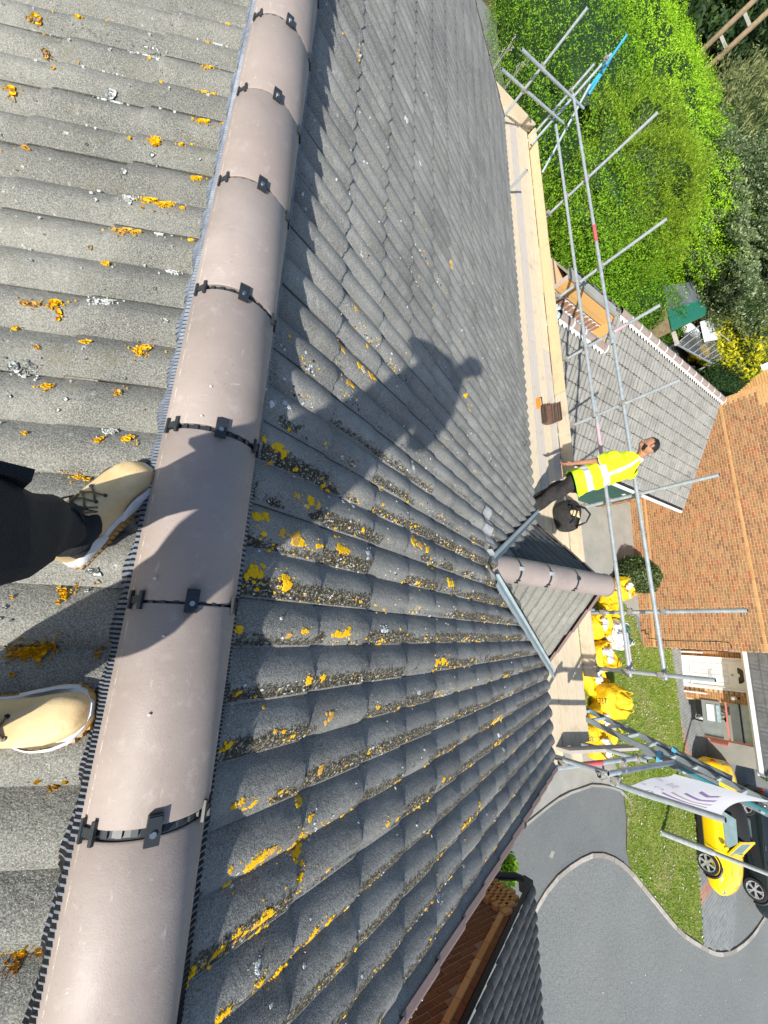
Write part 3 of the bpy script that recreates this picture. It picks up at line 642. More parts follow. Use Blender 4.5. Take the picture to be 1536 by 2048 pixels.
# ---------------------------------------------------------------- lichen and moss growing on the tiles
yell = [(532,877,7),(560,892,12),(572,907,9),(597,992,8),(622,1000,11),(637,1012,8),(525,1032,13),(540,1030,11),(532,1067,8),(568,1063,10),(595,1077,15),(604,1085,10),(637,1092,8),(684,1097,13),(696,1100,9),(512,1145,15),(525,1150,10),(575,1158,13),(578,1172,13),(482,1260,11),(582,1272,8),(610,1262,8),(680,1268,11),(694,1267,11),(487,1387,7),(620,1365,10),(652,1355,8),(665,1433,10),(552,1463,5),(569,1464,5),(592,1473,6),(462,1493,10),(645,1543,10),(612,1594,9),(613,1606,9),(625,1638,7),(472,1615,8),(487,1603,7),(497,1622,6),(515,1609,8),(513,1617,7),(567,1585,7),(582,1587,5),(550,1600,4),(508,1740,13),(520,1727,15),(530,1718,13),(545,1703,12),(465,1740,7),(567,1708,5),(604,1683,13),(616,1690,13),(607,1713,12),(605,1758,9),(522,1858,14),(532,1846,15),(540,1836,12),(552,1833,8),(480,1870,8),(500,1868,6),(442,1922,12),(450,1905,12),(436,1934,9),(632,1872,11),(634,1885,11),(662,1848,9),(601,1901,5),(385,1958,12),(386,1970,10),(418,1940,6),(565,1945,9),(571,1960,8),(524,1968,9),(685,1943,9),(446,2040,11),(460,2025,8),(686,685,8),(690,698,7),(721,730,8),(727,738,6),(743,750,9),(748,756,6),(702,762,8),(709,768,8),(715,616,6),(736,690,4),(875,551,5),(906,523,5),(909,532,3),(943,813,6),(934,792,6),(940,753,5),(830,1083,9),(843,1090,11),(856,1098,8),(900,1167,8),(906,1170,6),(876,1134,6),(878,1325,10),(890,1322,9),(761,1415,6),(1000,1441,9),(993,1446,6),(998,1490,6),(1006,1487,5),(745,1508,5),(840,1620,5),(866,1600,5),(935,1655,9),(945,1648,7),(925,1668,6),(780,1650,7),(800,1640,6),(890,1560,6),(960,1610,5),(1010,1440,4)]
yellL = [(67,27,10),(156,36,5),(82,87,7),(417,129,7),(20,177,10),(407,175,6),(425,178,4),(404,239,9),(452,245,7),(310,285,10),(310,272,6),(50,296,6),(361,286,5),(390,352,9),(296,394,12),(322,407,9),(333,401,8),(362,412,5),(249,457,13),(273,456,7),(377,467,6),(210,524,7),(106,602,12),(115,620,7),(48,606,7),(67,607,7),(282,680,9),(285,694,12),(170,680,8),(357,694,6),(72,692,5),(86,767,9),(232,781,7),(246,873,9),(193,879,6),(42,862,5),(115,937,6),(140,944,10),(152,944,7),(164,953,5),(112,1182,8),(117,1192,8),(78,1296,13),(64,1306,13),(48,1306,12),(30,1306,12),(10,1306,12),(139,1169,4),(57,1572,5),(80,1589,8),(112,1574,4),(117,1722,5),(124,1722,4),(55,1930,12),(10,1938,14),(5,1962,9),(415,80,4),(455,38,4),(12,640,6),(262,938,4),(180,1312,5),(184,1300,4)]
whitL = [(285,85,9),(297,80,11),(306,88,7),(205,178,11),(218,172,10),(225,184,7),(440,80,6),(198,598,12),(213,596,10),(255,397,8),(262,400,7),(314,457,6),(336,529,8),(344,533,6),(203,856,8),(214,852,8),(15,725,14),(35,730,13),(52,722,9),(178,1140,8),(188,1146,8),(216,120,5),(230,135,4),(250,345,5),(300,300,5),(330,640,5),(60,520,4),(160,1180,3)]
whitR = [(548,807,8),(577,805,8),(580,812,6),(519,1933,8),(517,1945,6),(738,1105,8),(770,1260,8),(728,740,6),(812,1355,5),(840,1385,7),(1003,1180,4),(868,1230,5),(700,1000,4),(830,935,5),(925,660,3),(735,255,4),(704,115,3),(842,325,4),(870,335,4),(815,240,5),(560,70,2),(630,730,3),(1010,1500,5),(1000,1470,6),(720,1010,5),(890,1800,7)]
def blob(mb, c, X, Y, Z, r, lumps=16):
    ph = rng.uniform(0, 6.28); el = rng.uniform(.7, 1.0); rows = []; k = lumps
    p1, p2, p3 = rng.uniform(0, 6.28, 3); rad = [r*(1 + .16*math.sin(2*6.283*q/k+p1) + .12*math.sin(3*6.283*q/k+p2) + .10*math.sin(5*6.283*q/k+p3) + .07*rng.standard_normal()) for q in range(k)]
    f = lambda q, i, h: c + X*(math.cos(6.283*i/k+ph)*rad[i]*q) + Y*(math.sin(6.283*i/k+ph)*rad[i]*q*el) + Z*h
    b = len(mb.v); mb.v += [tuple(f(1, i, -.0045)) for i in range(k)] + [tuple(f(.86, i, .0006 + abs(rng.normal(0, .0003)))) for i in range(k)] + [tuple(f(.45, i, .0007 + abs(rng.normal(0,.0005)))) for i in range(k)] + [tuple(c + Z*.0012)]
    for i in range(k):
        j = (i+1) % k
        mb.f += [(b+i, b+j, b+k+j, b+k+i), (b+k+i, b+k+j, b+2*k+j, b+2*k+i), (b+2*k+i, b+2*k+j, b+3*k)]; mb.m += [0, 0, 0]
YL, YP, WL, MO = MB(), MB(), MB(), MB()
def put(mb, side, p, r, lift=.0012):
    X, Y, Z = frame(side); s = surf(side, p, lift)
    e = (surf(side, p + Vector((0,.006,0)), lift) - surf(side, p - Vector((0,.006,0)), lift))
    if abs(e.dot(Z)) > .012: e = Y
    e = e.normalized(); blob(mb, s, X, e, X.cross(e).normalized(), r)
def clump(mb, side, uv, rpx):
    p = slope_hit(*uv, left=(side == 'back')); r = rpx*(-(R.transposed() @ p).z)/F*1.22
    n_ = 1 + int(min(6, rpx/3))
    put(mb, side, p, r*.80)
    for _ in range(n_): put(mb, side, p + Vector((rng.normal(0, r*.6), rng.normal(0, r*.5), 0)), r*rng.uniform(.2, .5))
    for _ in range(2*n_): put(mb, side, p + Vector((rng.normal(0, r*1.3), rng.normal(0, r*.9), 0)), r*rng.uniform(.06, .16))
for u, v, r in yell: clump(YL if rng.random() < .85 else YP, 'front', (u, v), r)
for u, v, r in yellL: clump(YP if rng.random() < .25 else YL, 'back', (u, v), r)
for u, v, r in whitL: clump(WL, 'back', (u, v), r)
for u, v, r in whitR: clump(WL, 'front', (u, v), r)
# moss and mixed lichen in the damp foot of the waves, thickest towards the near end of the front slope
for j in range(-1, 76):
    for k in range(14):
        yb_ = Y0 + j*RP; x0_ = START['front'] + k*GAUGE; xx = x0_ + GAUGE/2
        dens = math.exp(-((yb_-.15)/1.0)**2)*.6 * (1 if xx < 3.4 else .45) + .03
        if yb_ > 2.2: dens = .03
        if rng.random() > dens: continue
        amt = rng.uniform(.25, 1.0); a_, b_ = sorted(rng.uniform(0, GAUGE, 2))
        if b_ - a_ < .12: b_ = min(GAUGE, a_ + .2)
        far = xx > 2.3 or yb_ > 2
        for _ in range(int((26 if not far else 12)*amt)):
            x = x0_ + rng.uniform(a_, b_); u = abs(rng.normal(.0, .14)) + .02
            t = rng.random(); r = rng.uniform(.002, .0052)*(1.3 if far else 1)
            put(MO if t < .30 else (WL if t < .66 else (YL if t < .90 else YP)), 'front', slope_pt('front', x, yb_ + u*RP), r*(1.25 if t < .6 else 1))
for _ in range(330):
    x = rng.uniform(.22, 3.2); y = Y0 + rng.integers(0, 15)*RP + abs(rng.normal(.05, .10))*RP; r = rng.uniform(.004, .0125); p = slope_pt('front', x, y)
    put(YL if rng.random() < .75 else YP, 'front', p, r)
    for _ in range(rng.integers(0, 4)): put(YL if rng.random() < .6 else WL, 'front', p + Vector((rng.normal(0, .028), rng.normal(0, .010), 0)), r*rng.uniform(.25, .7))
for _ in range(900):                                   # stray specks
    side = 'back' if rng.random() < .55 else 'front'; x = rng.uniform(.2, 1.9 if side == 'back' else 3.6); y = rng.uniform(Y0, 3.4)
    put(WL if rng.random() < .7 else YL, side, slope_pt(side, x, y), rng.uniform(.002, .007))
for nm, mb, mt in (('lichen', YL, 'lichen'), ('lichen', YP, 'lichen_pale'), ('lichen', WL, 'lichen_white'), ('moss', MO, 'moss')):
    part(nm, mb, M[mt], house, kind='stuff')
# grit and mortar crumbs lying on the ridge tiles
cr = MB()
for uv in [(423,772),(328,1272),(313,1155),(560,760),(405,830),(300,1430)]:
    p = onz(*uv, RZ+RH); a = math.asin(max(-.95, min(.95, (p.x-XR)/RW))); q = arc(p.y, a, .003); cr.ball(q, (.004, .003, .0026), 7, 5)
part('mortar_crumb', cr, M['mortar'], house, kind='stuff')
# ---------------------------------------------------------------- buildings around
def wall_bricks(root, a, b, z0, z1, nrm, mat_part, mat_field, joint, thick=.10, limit=300, skip=None, buff=None, near=None, L=.215, Hh=.058, joint_name='wall', proud=.006):
    """stretcher-bond wall from plan point a to b, bricks standing proud of the mortar; the largest seen are parts"""
    a, b = Vector((*a, 0)), Vector((*b, 0)); d = (b-a); W_ = d.length; d.normalize(); n = Vector((*nrm, 0)).normalized()
    mb = MB(); q = [(a - n*thick), (b - n*thick), b - n*.0, a - n*.0]
    cells = []
    for r in range(int((z1-z0)/.075)):
        z = z0 + .04 + r*.075
        off = .1125 if r % 2 else 0
        for c in range(-1, int(W_/.225)+1):
            s0, s1 = c*.225+off+.009, c*.225+off+.216
            s0, s1 = max(s0, .003), min(s1, W_-.003)
            if s1 - s0 < .05: continue
            p = a + d*((s0+s1)/2) + Vector((0,0,z))
            if skip and skip(p, (s0+s1)/2, z): continue
            cells.append((p.length if near is None else near(p), p, s1-s0, (buff(p, (s0+s1)/2, z) if buff else False)))
    cells.sort(key=lambda t: t[0]); ang = math.atan2(d.y, d.x); rot = Matrix.Rotation(ang, 4, 'Z'); cache = {}
    fb, fb2 = MB(), MB(); cnt = 0
    for dist, p, ln, bf in cells:
        j = rng.normal(0, .0015)
        if cnt < limit:
            key = (round(ln, 2), bf)
            if key not in cache: cache[key] = MB().box((0, 0, 0), (ln, .03, Hh)).mesh('brick', M['brick_buff'] if bf else mat_part)
            o = link('brick', cache[key], root); o.matrix_local = Matrix.Translation(p + n*(proud-.015+j) - origin(root)) @ rot; cnt += 1
        else: (fb2 if bf else fb).box(p + n*(proud-.015+j), (ln, .03, Hh), 0, Matrix.Rotation(ang, 3, 'Z'))
    if fb.v: part('brick_field', fb, mat_field, root, kind='stuff')
    if fb2.v: part('brick_field', fb2, M['brick_buff_field'], root, kind='stuff')
def slab_roof(name, root, p00, p10, p11, p01, mat, th=.1):
    n = (p10-p00).cross(p01-p00).normalized(); n = n if n.z > 0 else -n
    vs = [p00, p10, p11, p01]; lo = [p - n*th for p in vs]
    return part(name, MB().add(vs+lo, [(0,1,2,3),(7,6,5,4),(0,4,5,1),(1,5,6,2),(2,6,7,3),(3,7,4,0)]), mat, root)
# --- brick house opposite, its flank facing us
A, B = G(1260, 1007), G(1284, 1293); A.z = B.z = 0; wd = (B-A).normalized(); wn_ = Vector((-.9914743, .1303023, 0))
far_c = A - wd*3.35; near_c = A + wd*5.66
bh = thing('brick_house', 'multi coloured brick house flank with buff bands and a cable, beside the white front door', 'house', (A.x+4, 3, GZ))
ZT = -2.35
core = MB(); back = Vector((9, 0, 0)); 
pa, pb = far_c - wn_*.03*-1*0, near_c
core.prism([(far_c - wn_*0)[:2], (near_c)[:2], (near_c + Vector((9.0,.4,0)))[:2], (far_c + Vector((9.0,-.6,0)))[:2]], GZ, ZT)
part('wall', core, M['joint'], bh)
bands = lambda p, s, z: (abs(z-(GZ+.42)) < .04 or abs(z-(GZ+.57)) < .04 or abs(z+4.02) < .05 or s < .25 and z > -4.6 or z > -3.0 and s < .8)
wall_bricks(bh, far_c[:2], near_c[:2], GZ, ZT, wn_[:2], M['brick'], M['brick_field'], None, buff=bands)
k = MB()                                               # corbelled kneeler where the gable foot steps outwards
for i in range(14):
    w = .04 + .048*i; c = far_c - wd*(w/2) + Vector((0,0,-3.45+i*.075)) + wn_*(-.10); k.box(c, (.22, w, .065), 0, Matrix.Rotation(math.atan2(wd.y, wd.x)-math.pi/2, 3, 'Z'))
part('kneeler', k, M['brick_buff_field'], bh)
c0 = MB(); onw = lambda u, v: onplane(u, v, A + wn_*.012, wn_)
c0.tube([onw(1295,1276), onw(1330,1281), onw(1380,1282.5), onw(1425,1283), onw(1458,1285), onw(1463,1292), onw(1464,1297)], .009, 6)
c0.tube([onw(1283,1262), onw(1291,1260), onw(1291,1268), onw(1297,1268)], .014, 6)
part('cable', c0, M['black'], bh)
p = far_c + wn_*.12 - wd*.55 + Vector((0,0,-2.62)); part('gutter_hopper', MB().box(p, (.16,.16,.2)).tube([p, p+Vector((0,.1,.35))], .05), M['white'], bh)
e0, e1 = far_c - wd*.9 + Vector((-.1,0,ZT)), near_c + wd*.0 + Vector((-.1,0,ZT))
for s_ in (0, 1): pass
r0 = [far_c - wd*.6 + Vector((0,0,ZT)), near_c + Vector((0,0,ZT))]; dv = Vector((4.5,-.6,2.6))
slab_roof('roof', bh, r0[0]+Vector((-.02,0,.02)), r0[1]+Vector((-.02,0,.02)), r0[1]+dv, r0[0]+dv, M['ridge_old'])
slab_roof('roof', bh, r0[0]+dv, r0[1]+dv, r0[1]+Vector((9,-1.2,0)), r0[0]+Vector((9,-1.2,0)), M['ridge_old'])
# --- set-back front with the white door, the grey and coral garage front and the tiled canopy
DA, DB = G(1363, 1313), G(1369, 1385); DA.z = DB.z = 0; dd = (DB-DA).normalized(); dn = Vector((-.9784, .2066, 0))
ent = thing('entrance_building', 'set back brick front with white panelled door under a tiled canopy', 'house', (DA.x+1, -1, GZ))
onD = lambda u, v, o=0.0: onplane(u, v, DA + dn*o, dn)
ul = DA - dd*.27; ur = DA + dd*1.50
core = MB().prism([(ul - dn*.0)[:2], ur[:2], (ur - dn*3)[:2], (ul - dn*3)[:2]], GZ, -5.0); part('wall', core, M['joint'], ent)
def notdoor(p, s, z): return .24 < s < 1.36
wall_bricks(ent, ul[:2], ur[:2], GZ, -5.05, dn[:2], M['brick'], M['brick_field'], None, skip=notdoor, limit=200, buff=lambda p, s, z: abs(z-(GZ+.42)) < .04)
rot = Matrix.Rotation(math.atan2(dd.y, dd.x), 3, 'Z')
dc = lambda s, z, o: DA + dd*s + dn*o + Vector((0,0,GZ+z))
dm = MB().box(dc(.53, 1.05, .02), (1.10, .08, 2.10), 0, rot); door = part('door', dm, M['white'], ent)
fr = MB()
for s in (-.01, 1.07): fr.box(dc(s, 1.05, .07), (.07, .06, 2.10), 0, rot)
for s in (.05, 1.01): fr.box(dc(s, 1.03, .075), (.035, .03, 2.0), 0, rot)
fr.box(dc(.53, 2.07, .07), (1.10, .06, .06), 0, rot); fr.box(dc(.53, .10, .07), (1.0, .05, .16), 0, rot); fr.box(dc(.53, .30, .068), (1.0, .03, .04), 0, rot); part('door_frame', fr, M['white'], door)
for s in (.33, .73):
    for z, h_ in ((.62, .5), (1.22, .46)):
        pm = MB(); o_ = .066
        for q, (w_, hh, ds, dz) in enumerate(((.26, .016, 0, h_/2), (.26, .016, 0, -h_/2), (.016, h_, .13, 0), (.016, h_, -.13, 0))): pm.box(dc(s+ds, z+dz, o_), (w_, .022, hh), 0, rot)
        pm.box(dc(s, z, .062), (.19, .02, h_-.08), 0, rot); part('door_panel', pm, M['white'], door)
part('letter_plate', MB().box(dc(.55, .93, .068), (.27, .03, .09), 0, rot), M['panel_pale'], door)
part('knocker', MB().box(dc(.55, 1.58, .072), (.05, .03, .06), 0, rot), M['panel_grey'], door)
fan = MB(); pts = [dc(.55 + .27*math.cos(t), 1.74 + .21*math.sin(t), .068) for t in np.linspace(0, math.pi, 13)]; fan.poly(pts[::-1]); fan.grid([[p_ for p_ in pts], [p_ - dn*.02 for p_ in pts]]); part('fanlight', fan, M['glass_dark'], door)
sun_ = MB(); sun_.poly([dc(.55 + .07*math.cos(t), 1.735 + .06*math.sin(t), .073) for t in np.linspace(0, math.pi, 9)][::-1]); part('fanlight_boss', sun_, M['white'], door)
for s in (-.17, 1.30): part('white_post', MB().box(dc(s, .38, .10), (.045, .045, .75), 0, rot), M['white'], ent)
lm = MB(); c_ = dc(1.33, 1.62, .14); lm.box(c_ + Vector((.08,0,0)), (.10,.06,.16)); lm.tube([c_ + Vector((0,0,.02)), c_ + Vector((-.10,0,.07))], .02, 8); lm.ball(c_ + Vector((-.13,0,-.02)), (.075,.075,.10), 10, 7, 1); part('wall_lamp', lm, [M['black'], M['board_grey']], ent)
cz = -5.28
cl, cr_ = DA - dd*.42, DA + dd*3.6
cv = MB(); 
for o_, z_, w_, h_ in ((.60, cz, .05, .20), (.67, cz+.03, .12, .10)): cv.beam(cl + dn*o_ + Vector((0,0,z_)), cr_ + dn*o_ + Vector((0,0,z_)), w_, h_)
part('canopy_fascia', cv, M['white'], ent)
part('canopy_soffit', MB().add([cl + dn*.6 + Vector((0,0,cz-.08)), cr_ + dn*.6 + Vector((0,0,cz-.08)), cr_ + Vector((0,0,cz-.08)), cl + Vector((0,0,cz-.08))], [(0,1,2,3)]), M['white'], ent)
ct = MB(); crows = []
for i in range(5):
    o0, o1 = .66 - i*.3, .66 - (i+1)*.3 - .04; z0_, z1_ = cz + .10 + i*.17, cz + .10 + (i+1)*.17
    nn = 60; rows = [[], [], []]
    for j in range(nn+1):
        s = j/nn*4.02 - .42; w_ = .02*abs(math.sin(j*math.pi/2*.9))
        rows[0].append(DA + dd*s + dn*o0 + Vector((0,0,z0_-.01+w_*0))); rows[1].append(DA + dd*s + dn*o0 + Vector((0,0,z0_+.02+w_))); rows[2].append(DA + dd*s + dn*o1 + Vector((0,0,z1_+.0+w_)))
    ct.grid(rows, flip=True)
part('canopy_tiles', ct, M['tile_dark'], ent)
# garage front: set back, grey panels, coral rails
ga, gb = DA + dd*1.50 - dn*.0, DA + dd*3.45
gc = lambda s, z, o=0.0: ga + dd*s + dn*o + Vector((0,0,GZ+z))
gf = MB().prism([(ga - dn*1.5)[:2], (gb - dn*1.5)[:2], (gb - dn*3)[:2], (ga - dn*3)[:2]], GZ, -5.2); part('side_wall', gf, M['concrete'], ent)
for z, h_, mt, o_, nm in ((.82, .55, 'panel_grey', .04, 'grey_panel'), (1.50, .26, 'panel_pale', .02, 'ribbed_panel'), (1.92, .5, 'panel_pale', .0, 'upper_panel')):
    pm = MB().box(gc(.62, z, o_), (1.2, .05, h_), 0, rot)
    if nm == 'ribbed_panel':
        for q in range(12): pm.box(gc(.62, z-.12+q*.022, o_+.03), (1.2, .02, .008), 0, rot)
    part(nm, pm, M[mt], ent)
part('coral_rail', MB().box(gc(.62, 1.28, .08), (1.24, .05, .045), 0, rot).box(gc(1.26, 1.4, .06), (.06, .12, 1.7), 0, rot).box(gc(1.36, .98, .07), (.14, .14, .5), 0, rot), M['coral'], ent)
part('dark_rail', MB().box(gc(.62, 1.66, .04), (1.24, .05, .03), 0, rot), M['black'], ent); part('shadow_block', MB().box(gc(.3, .55, .0), (.5, .1, .4), 0, rot), M['black'], ent)  # last box: black colour standing for the shadow low on the front
part('notice', MB().box(gc(.42, .80, .075), (.55, .02, .22), 0, rot), M['white'], ent); part('notice', MB().box(gc(.42, 1.03, .075), (.55, .02, .10), 0, rot), M['bluecloth'], ent)
part('return_wall', MB().prism([ga[:2], (ga - dn*.15 + dd*.02)[:2], (ga - dn*.15 + dd*.05)[:2], (ga + dd*.03)[:2]], GZ, -5.3), M['joint'], ent)
# --- detached garage with the white-bedded ridge and the recess behind the cut slope
EY, EZ, RY, RZg, GXA, GXB = 4.06, -5.0, 7.42, -3.40, 6.74, 14.93
gs = math.atan2(RZg-EZ, RY-EY)
gar = thing('garage', 'grey tiled garage with white bedded ridge, timber lined recess and green door', 'garage', (11, 6, GZ))
part('wall', MB().prism([(6.8,4.72),(14.7,4.72),(14.7,10.2),(6.8,10.2)], GZ, -4.78), M['joint'], gar)
wall_bricks(gar, (14.35, 4.71), (14.7, 4.71), GZ, -4.85, (0,-1), M['brick'], M['brick_field'], None, limit=0)
gd = MB().box((12.55, 4.69, GZ+1.12), (3.5, .06, 2.24)); gdo = part('garage_door', gd, M['green_paint'], gar)
for i in range(14): part('door_board', MB().box((10.95+i*.245, 4.655, GZ+1.12), (.225, .02, 2.2)), M['green_paint'], gdo)
part('door_label', MB().box((13.6, 4.64, GZ+1.3), (.12, .01, .10)), M['white'], gdo)
part('fascia', MB().box((10.8, 4.14, EZ-.10), (8.2, .03, .16)), M['white'], gar)
part('gutter', MB().tube([(6.8, 4.06, EZ-.10), (14.95, 4.06, EZ-.10)], .055, 10), M['white'], gar)
Xg, Zg = Vector((0, -math.cos(gs), -math.sin(gs))), Vector((0, -math.sin(gs), math.cos(gs))); Yg = Zg.cross(Xg)
gt_, gtm = tile_mesh('garage_tile', nseg=20, seed=5, mat=M['tile_garage']); SL = math.hypot(RY-EY, RZg-EZ)
gcells = []
for k in range(12):
    for j in range(29):
        xd = k*GAUGE; x = GXB - .0 - (j+1)*TW
        if xd > SL - .1: continue
        o_ = Vector((x, RY, RZg)) + Xg*(xd+.02)
        if x + .2 < 8.62 and o_.y > 6.55: continue
        gcells.append((o_.length, o_))
gcells.sort(key=lambda t: t[0]); gfld = MB()
gcells = [g for g in gcells if g[1].x > 6.7]
for i, (_, o_) in enumerate(gcells):
    org = o_ if Yg.x > 0 else o_ + Vector((TW,0,0))
    mx = Matrix.Translation(org + Zg*(rng.normal(0,.002)+.02)) @ Matrix.Rotation(rng.normal(0,.006), 4, 'X') @ Matrix((Xg, Yg, Zg)).transposed().to_4x4()
    if i < 300: o = link('roof_tile', gt_, gar); o.matrix_local = Matrix.Translation(-gar.location) @ mx
    else: gfld.add([mx @ Vector(q) for q in gtm.v], gtm.f)
if gfld.v: part('roof_tile_field', gfld, M['tile_garage'], gar, smooth=45, kind='stuff')
dk = MB().poly([Vector((8.62,EY,EZ-.05)), Vector((GXB,EY,EZ-.05)), Vector((GXB,RY,RZg-.05)), Vector((8.62,RY,RZg-.05))])
cy_ = 6.50; cz_ = EZ + (cy_-EY)/(RY-EY)*(RZg-EZ)
dk.poly([Vector((GXA,EY,EZ-.05)), Vector((8.62,EY,EZ-.05)), Vector((8.62,cy_,cz_-.05)), Vector((GXA,cy_,cz_-.05))]); part('roof_deck', dk, M['void'], gar)
slab_roof('rear_slope', gar, Vector((8.62,RY,RZg-.04)), Vector((GXB,RY,RZg-.04)), Vector((GXB,10.6,-4.95)), Vector((8.62,10.6,-4.95)), M['tile_garage'], .06)
part('verge_board', MB().beam((GXB-.02, EY+.02, EZ-.12), (GXB-.02, RY, RZg-.12), .03, .16), M['verge'], gar)
def half_ridge(root, x0, x1, y, z, mat, r=.125):
    n_ = 14; mb = MB(); A_ = [-math.pi/2+math.pi*i/n_ for i in range(n_+1)]
    f_ = lambda x, a, g_: Vector((x, y + math.sin(a)*(r+g_), z + math.cos(a)*(r+g_)))
    mb.grid([[f_(x, a, 0) for a in A_] for x in (x0, x1)])
    for x in (x0, x1): mb.grid([[f_(x, a, 0) for a in A_], [f_(x, a, -.016) for a in A_]]); mb.grid([[f_(x, a, 0) for a in A_], [f_(x, a, -.016) for a in A_]], flip=True)
    part('ridge_tile', mb, mat, root, smooth=40); return f_, A_
def ridge_run(x0, x1, y, z, n_):
    L_ = (x1-x0)/n_
    for i in range(n_):
        f_, A_ = half_ridge(gar, x0+i*L_+.008, x0+(i+1)*L_-.008, y, z, M['ridge_old'])
        part('mortar_joint', MB().grid([[f_(x0+(i+1)*L_-.024, a, .005) for a in A_[:]], [f_(x0+(i+1)*L_+.024, a, .005) for a in A_]]), M['mortar'], gar)
    bd = MB(); rows = [[], []]; m_ = int((x1-x0)/.0725)
    for i in range(m_+1):
        x = x0 + i*.0725; b_ = .10 if i % 2 else .03
        rows[0].append(Vector((x, y-.115, z+.045))); rows[1].append(Vector((x, y-.125-b_, z - (b_+.02)*math.tan(gs)+.045)))
    part('mortar_bedding', bd.grid(rows), M['mortar'], gar)
ridge_run(8.64, GXB+.02, RY, RZg-.04, 14); ridge_run(6.74, 8.55, 6.60, cz_-.01, 4)
part('recess_cheek', MB().add([Vector((8.60,cy_+.05,cz_-.02)), Vector((8.60,7.30,RZg-.10)), Vector((8.60,7.30,-4.7)), Vector((8.60,cy_+.05,-4.7))], [(0,1,2,3)]), M['timber'], gar)
part('recess_floor', MB().add([Vector((6.72,cy_,-4.5)), Vector((8.6,cy_,-4.5)), Vector((8.6,7.30,-4.5)), Vector((6.72,7.30,-4.5))], [(0,1,2,3)]), M['board_grey'], gar)
# recess: orange timber back wall with arched openings, pale blue sheet heaped at its foot, stone coping
by_ = 7.30
onB = lambda u, v, o=0.0: ony(u, v, by_-o)
tw = MB().add([Vector((6.72,by_,-3.50)), Vector((8.86,by_,-3.50)), Vector((8.9,by_,-4.6)), Vector((6.72,by_,-4.6)), Vector((6.72,by_+.1,-3.50)), Vector((8.86,by_+.1,-3.50)), Vector((8.9,by_+.1,-4.6)), Vector((6.72,by_+.1,-4.6))], [(3,2,1,0),(4,5,6,7),(0,1,5,4),(1,2,6,5),(2,3,7,6),(3,0,4,7)])
rec = part('recess_wall', tw, M['board_grey'], gar)
part('timber_panel', MB().box((7.79, by_-.02, -3.62), (2.12, .03, .20)), M['timber'], rec); part('timber_panel', MB().box((7.79, by_-.015, -3.77), (2.12, .03, .10)), M['timber'], rec)
part('timber_panel', MB().box((8.70, by_-.022, -3.9), (.22, .03, .34)), M['timber'], rec)
for i in range(12):
    x = 6.80 + i*.160; pts = [Vector((x-.056, by_-.012, -4.5)), Vector((x+.056, by_-.012, -4.5))] + [Vector((x + .056*math.cos(t), by_-.012, -3.92 + .065*math.sin(t))) for t in np.linspace(0, math.pi, 7)]
    mb = MB().poly(pts[::-1]); q = [p_ - Vector((0,.022,0)) for p_ in pts]; part('arch_panel', MB().poly([p_ - Vector((0,.014,0)) for p_ in pts][::-1]), M['terracotta'], rec)
    rim = MB(); rim.tube(pts[2:] , .009, 6); rim.tube([pts[1], pts[2]], .009, 6); part('arch_rim', rim, M['mortar'], rec)
bl = MB(); rows = []
for i in range(7):
    rows.append([Vector((6.73 + j*.0345, by_ - .06 - .05*i + .02*math.sin(j*1.9+i), -4.06 - .05*i + .05*math.sin(j*1.83)*(1 - i/9) + rng.normal(0,.018))) for j in range(56)])
part('blue_sheet', bl.grid(rows), M['bluecloth'], rec, smooth=True)
cpn = MB().box((7.81, by_+.10, -3.46), (2.2, .26, .05)).box((8.70, 6.95, -3.62), (.08, .95, .10), 0, Matrix.Rotation(.42, 3, 'X')); part('coping', cpn, M['concrete'], rec)
fl = MB(); rows = [[Vector((6.72+j*.05, by_+.26+i*.12, -3.43 - i*.06 + rng.normal(0,.025))) for j in range(44)] for i in range(3)]; part('slate_edge', fl.grid(rows), M['tile_dark'], rec)
# --- neighbour to the south: brick gable in shade, raking buff course, dark tiles
NY = -3.5
nb = thing('neighbour_house', 'dark tiled neighbour house with shaded brown brick gable and buff raking course', 'house', (1.5, -6, GZ))
r0_, r1_ = ony(1050, 1790, NY), ony(930, 2048, NY); sl_ = (r1_.z-r0_.z)/(r1_.x-r0_.x)
rk = lambda x: r0_.z + (x - r0_.x)*sl_
npitch = math.atan(-sl_); NX0 = -3.0
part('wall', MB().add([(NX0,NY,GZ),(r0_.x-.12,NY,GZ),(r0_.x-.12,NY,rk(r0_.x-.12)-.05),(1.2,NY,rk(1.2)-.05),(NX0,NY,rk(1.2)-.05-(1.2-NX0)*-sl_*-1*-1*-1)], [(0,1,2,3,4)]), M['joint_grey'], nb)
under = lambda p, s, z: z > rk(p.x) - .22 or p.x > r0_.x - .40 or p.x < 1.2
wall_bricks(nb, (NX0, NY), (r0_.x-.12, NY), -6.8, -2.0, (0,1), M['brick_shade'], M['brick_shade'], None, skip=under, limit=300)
ux = Vector((math.cos(npitch), 0, -math.sin(npitch))); uz = Vector((math.sin(npitch), 0, math.cos(npitch)))
rrot = Matrix((ux, Vector((0,1,0)), uz)).transposed()
for row, (dz, hh, mt, L_) in enumerate(((-.07, .055, 'brick_shade', .215), (-.155, .07, 'brick_buff', .32), (-.138, .062, 'brick_buff', .30))):
    if row in (1,): continue
    x = r0_.x - .5; i = 0
    while x > 1.0:
        c = Vector((x, NY + (.022 if mt == 'brick_buff' else .006), rk(x) + dz/math.cos(npitch)))
        o = part('brick', MB().box(c, (L_-.008, .04, hh), 0, rrot), M[mt], nb); x -= L_*math.cos(npitch); i += 1
for i in range(6):                                     # corbelled foot of the gable, buff bricks along the slope of the wall
    for j in range(4):
        x = r0_.x - .56 + j*.15 + (i % 2)*.06; z = rk(x) - .10 - i*.078
        if x < r0_.x - .12: part('brick', MB().box((x, NY + .03, z), (.142, .06, .068)), M['brick_buff'], nb)
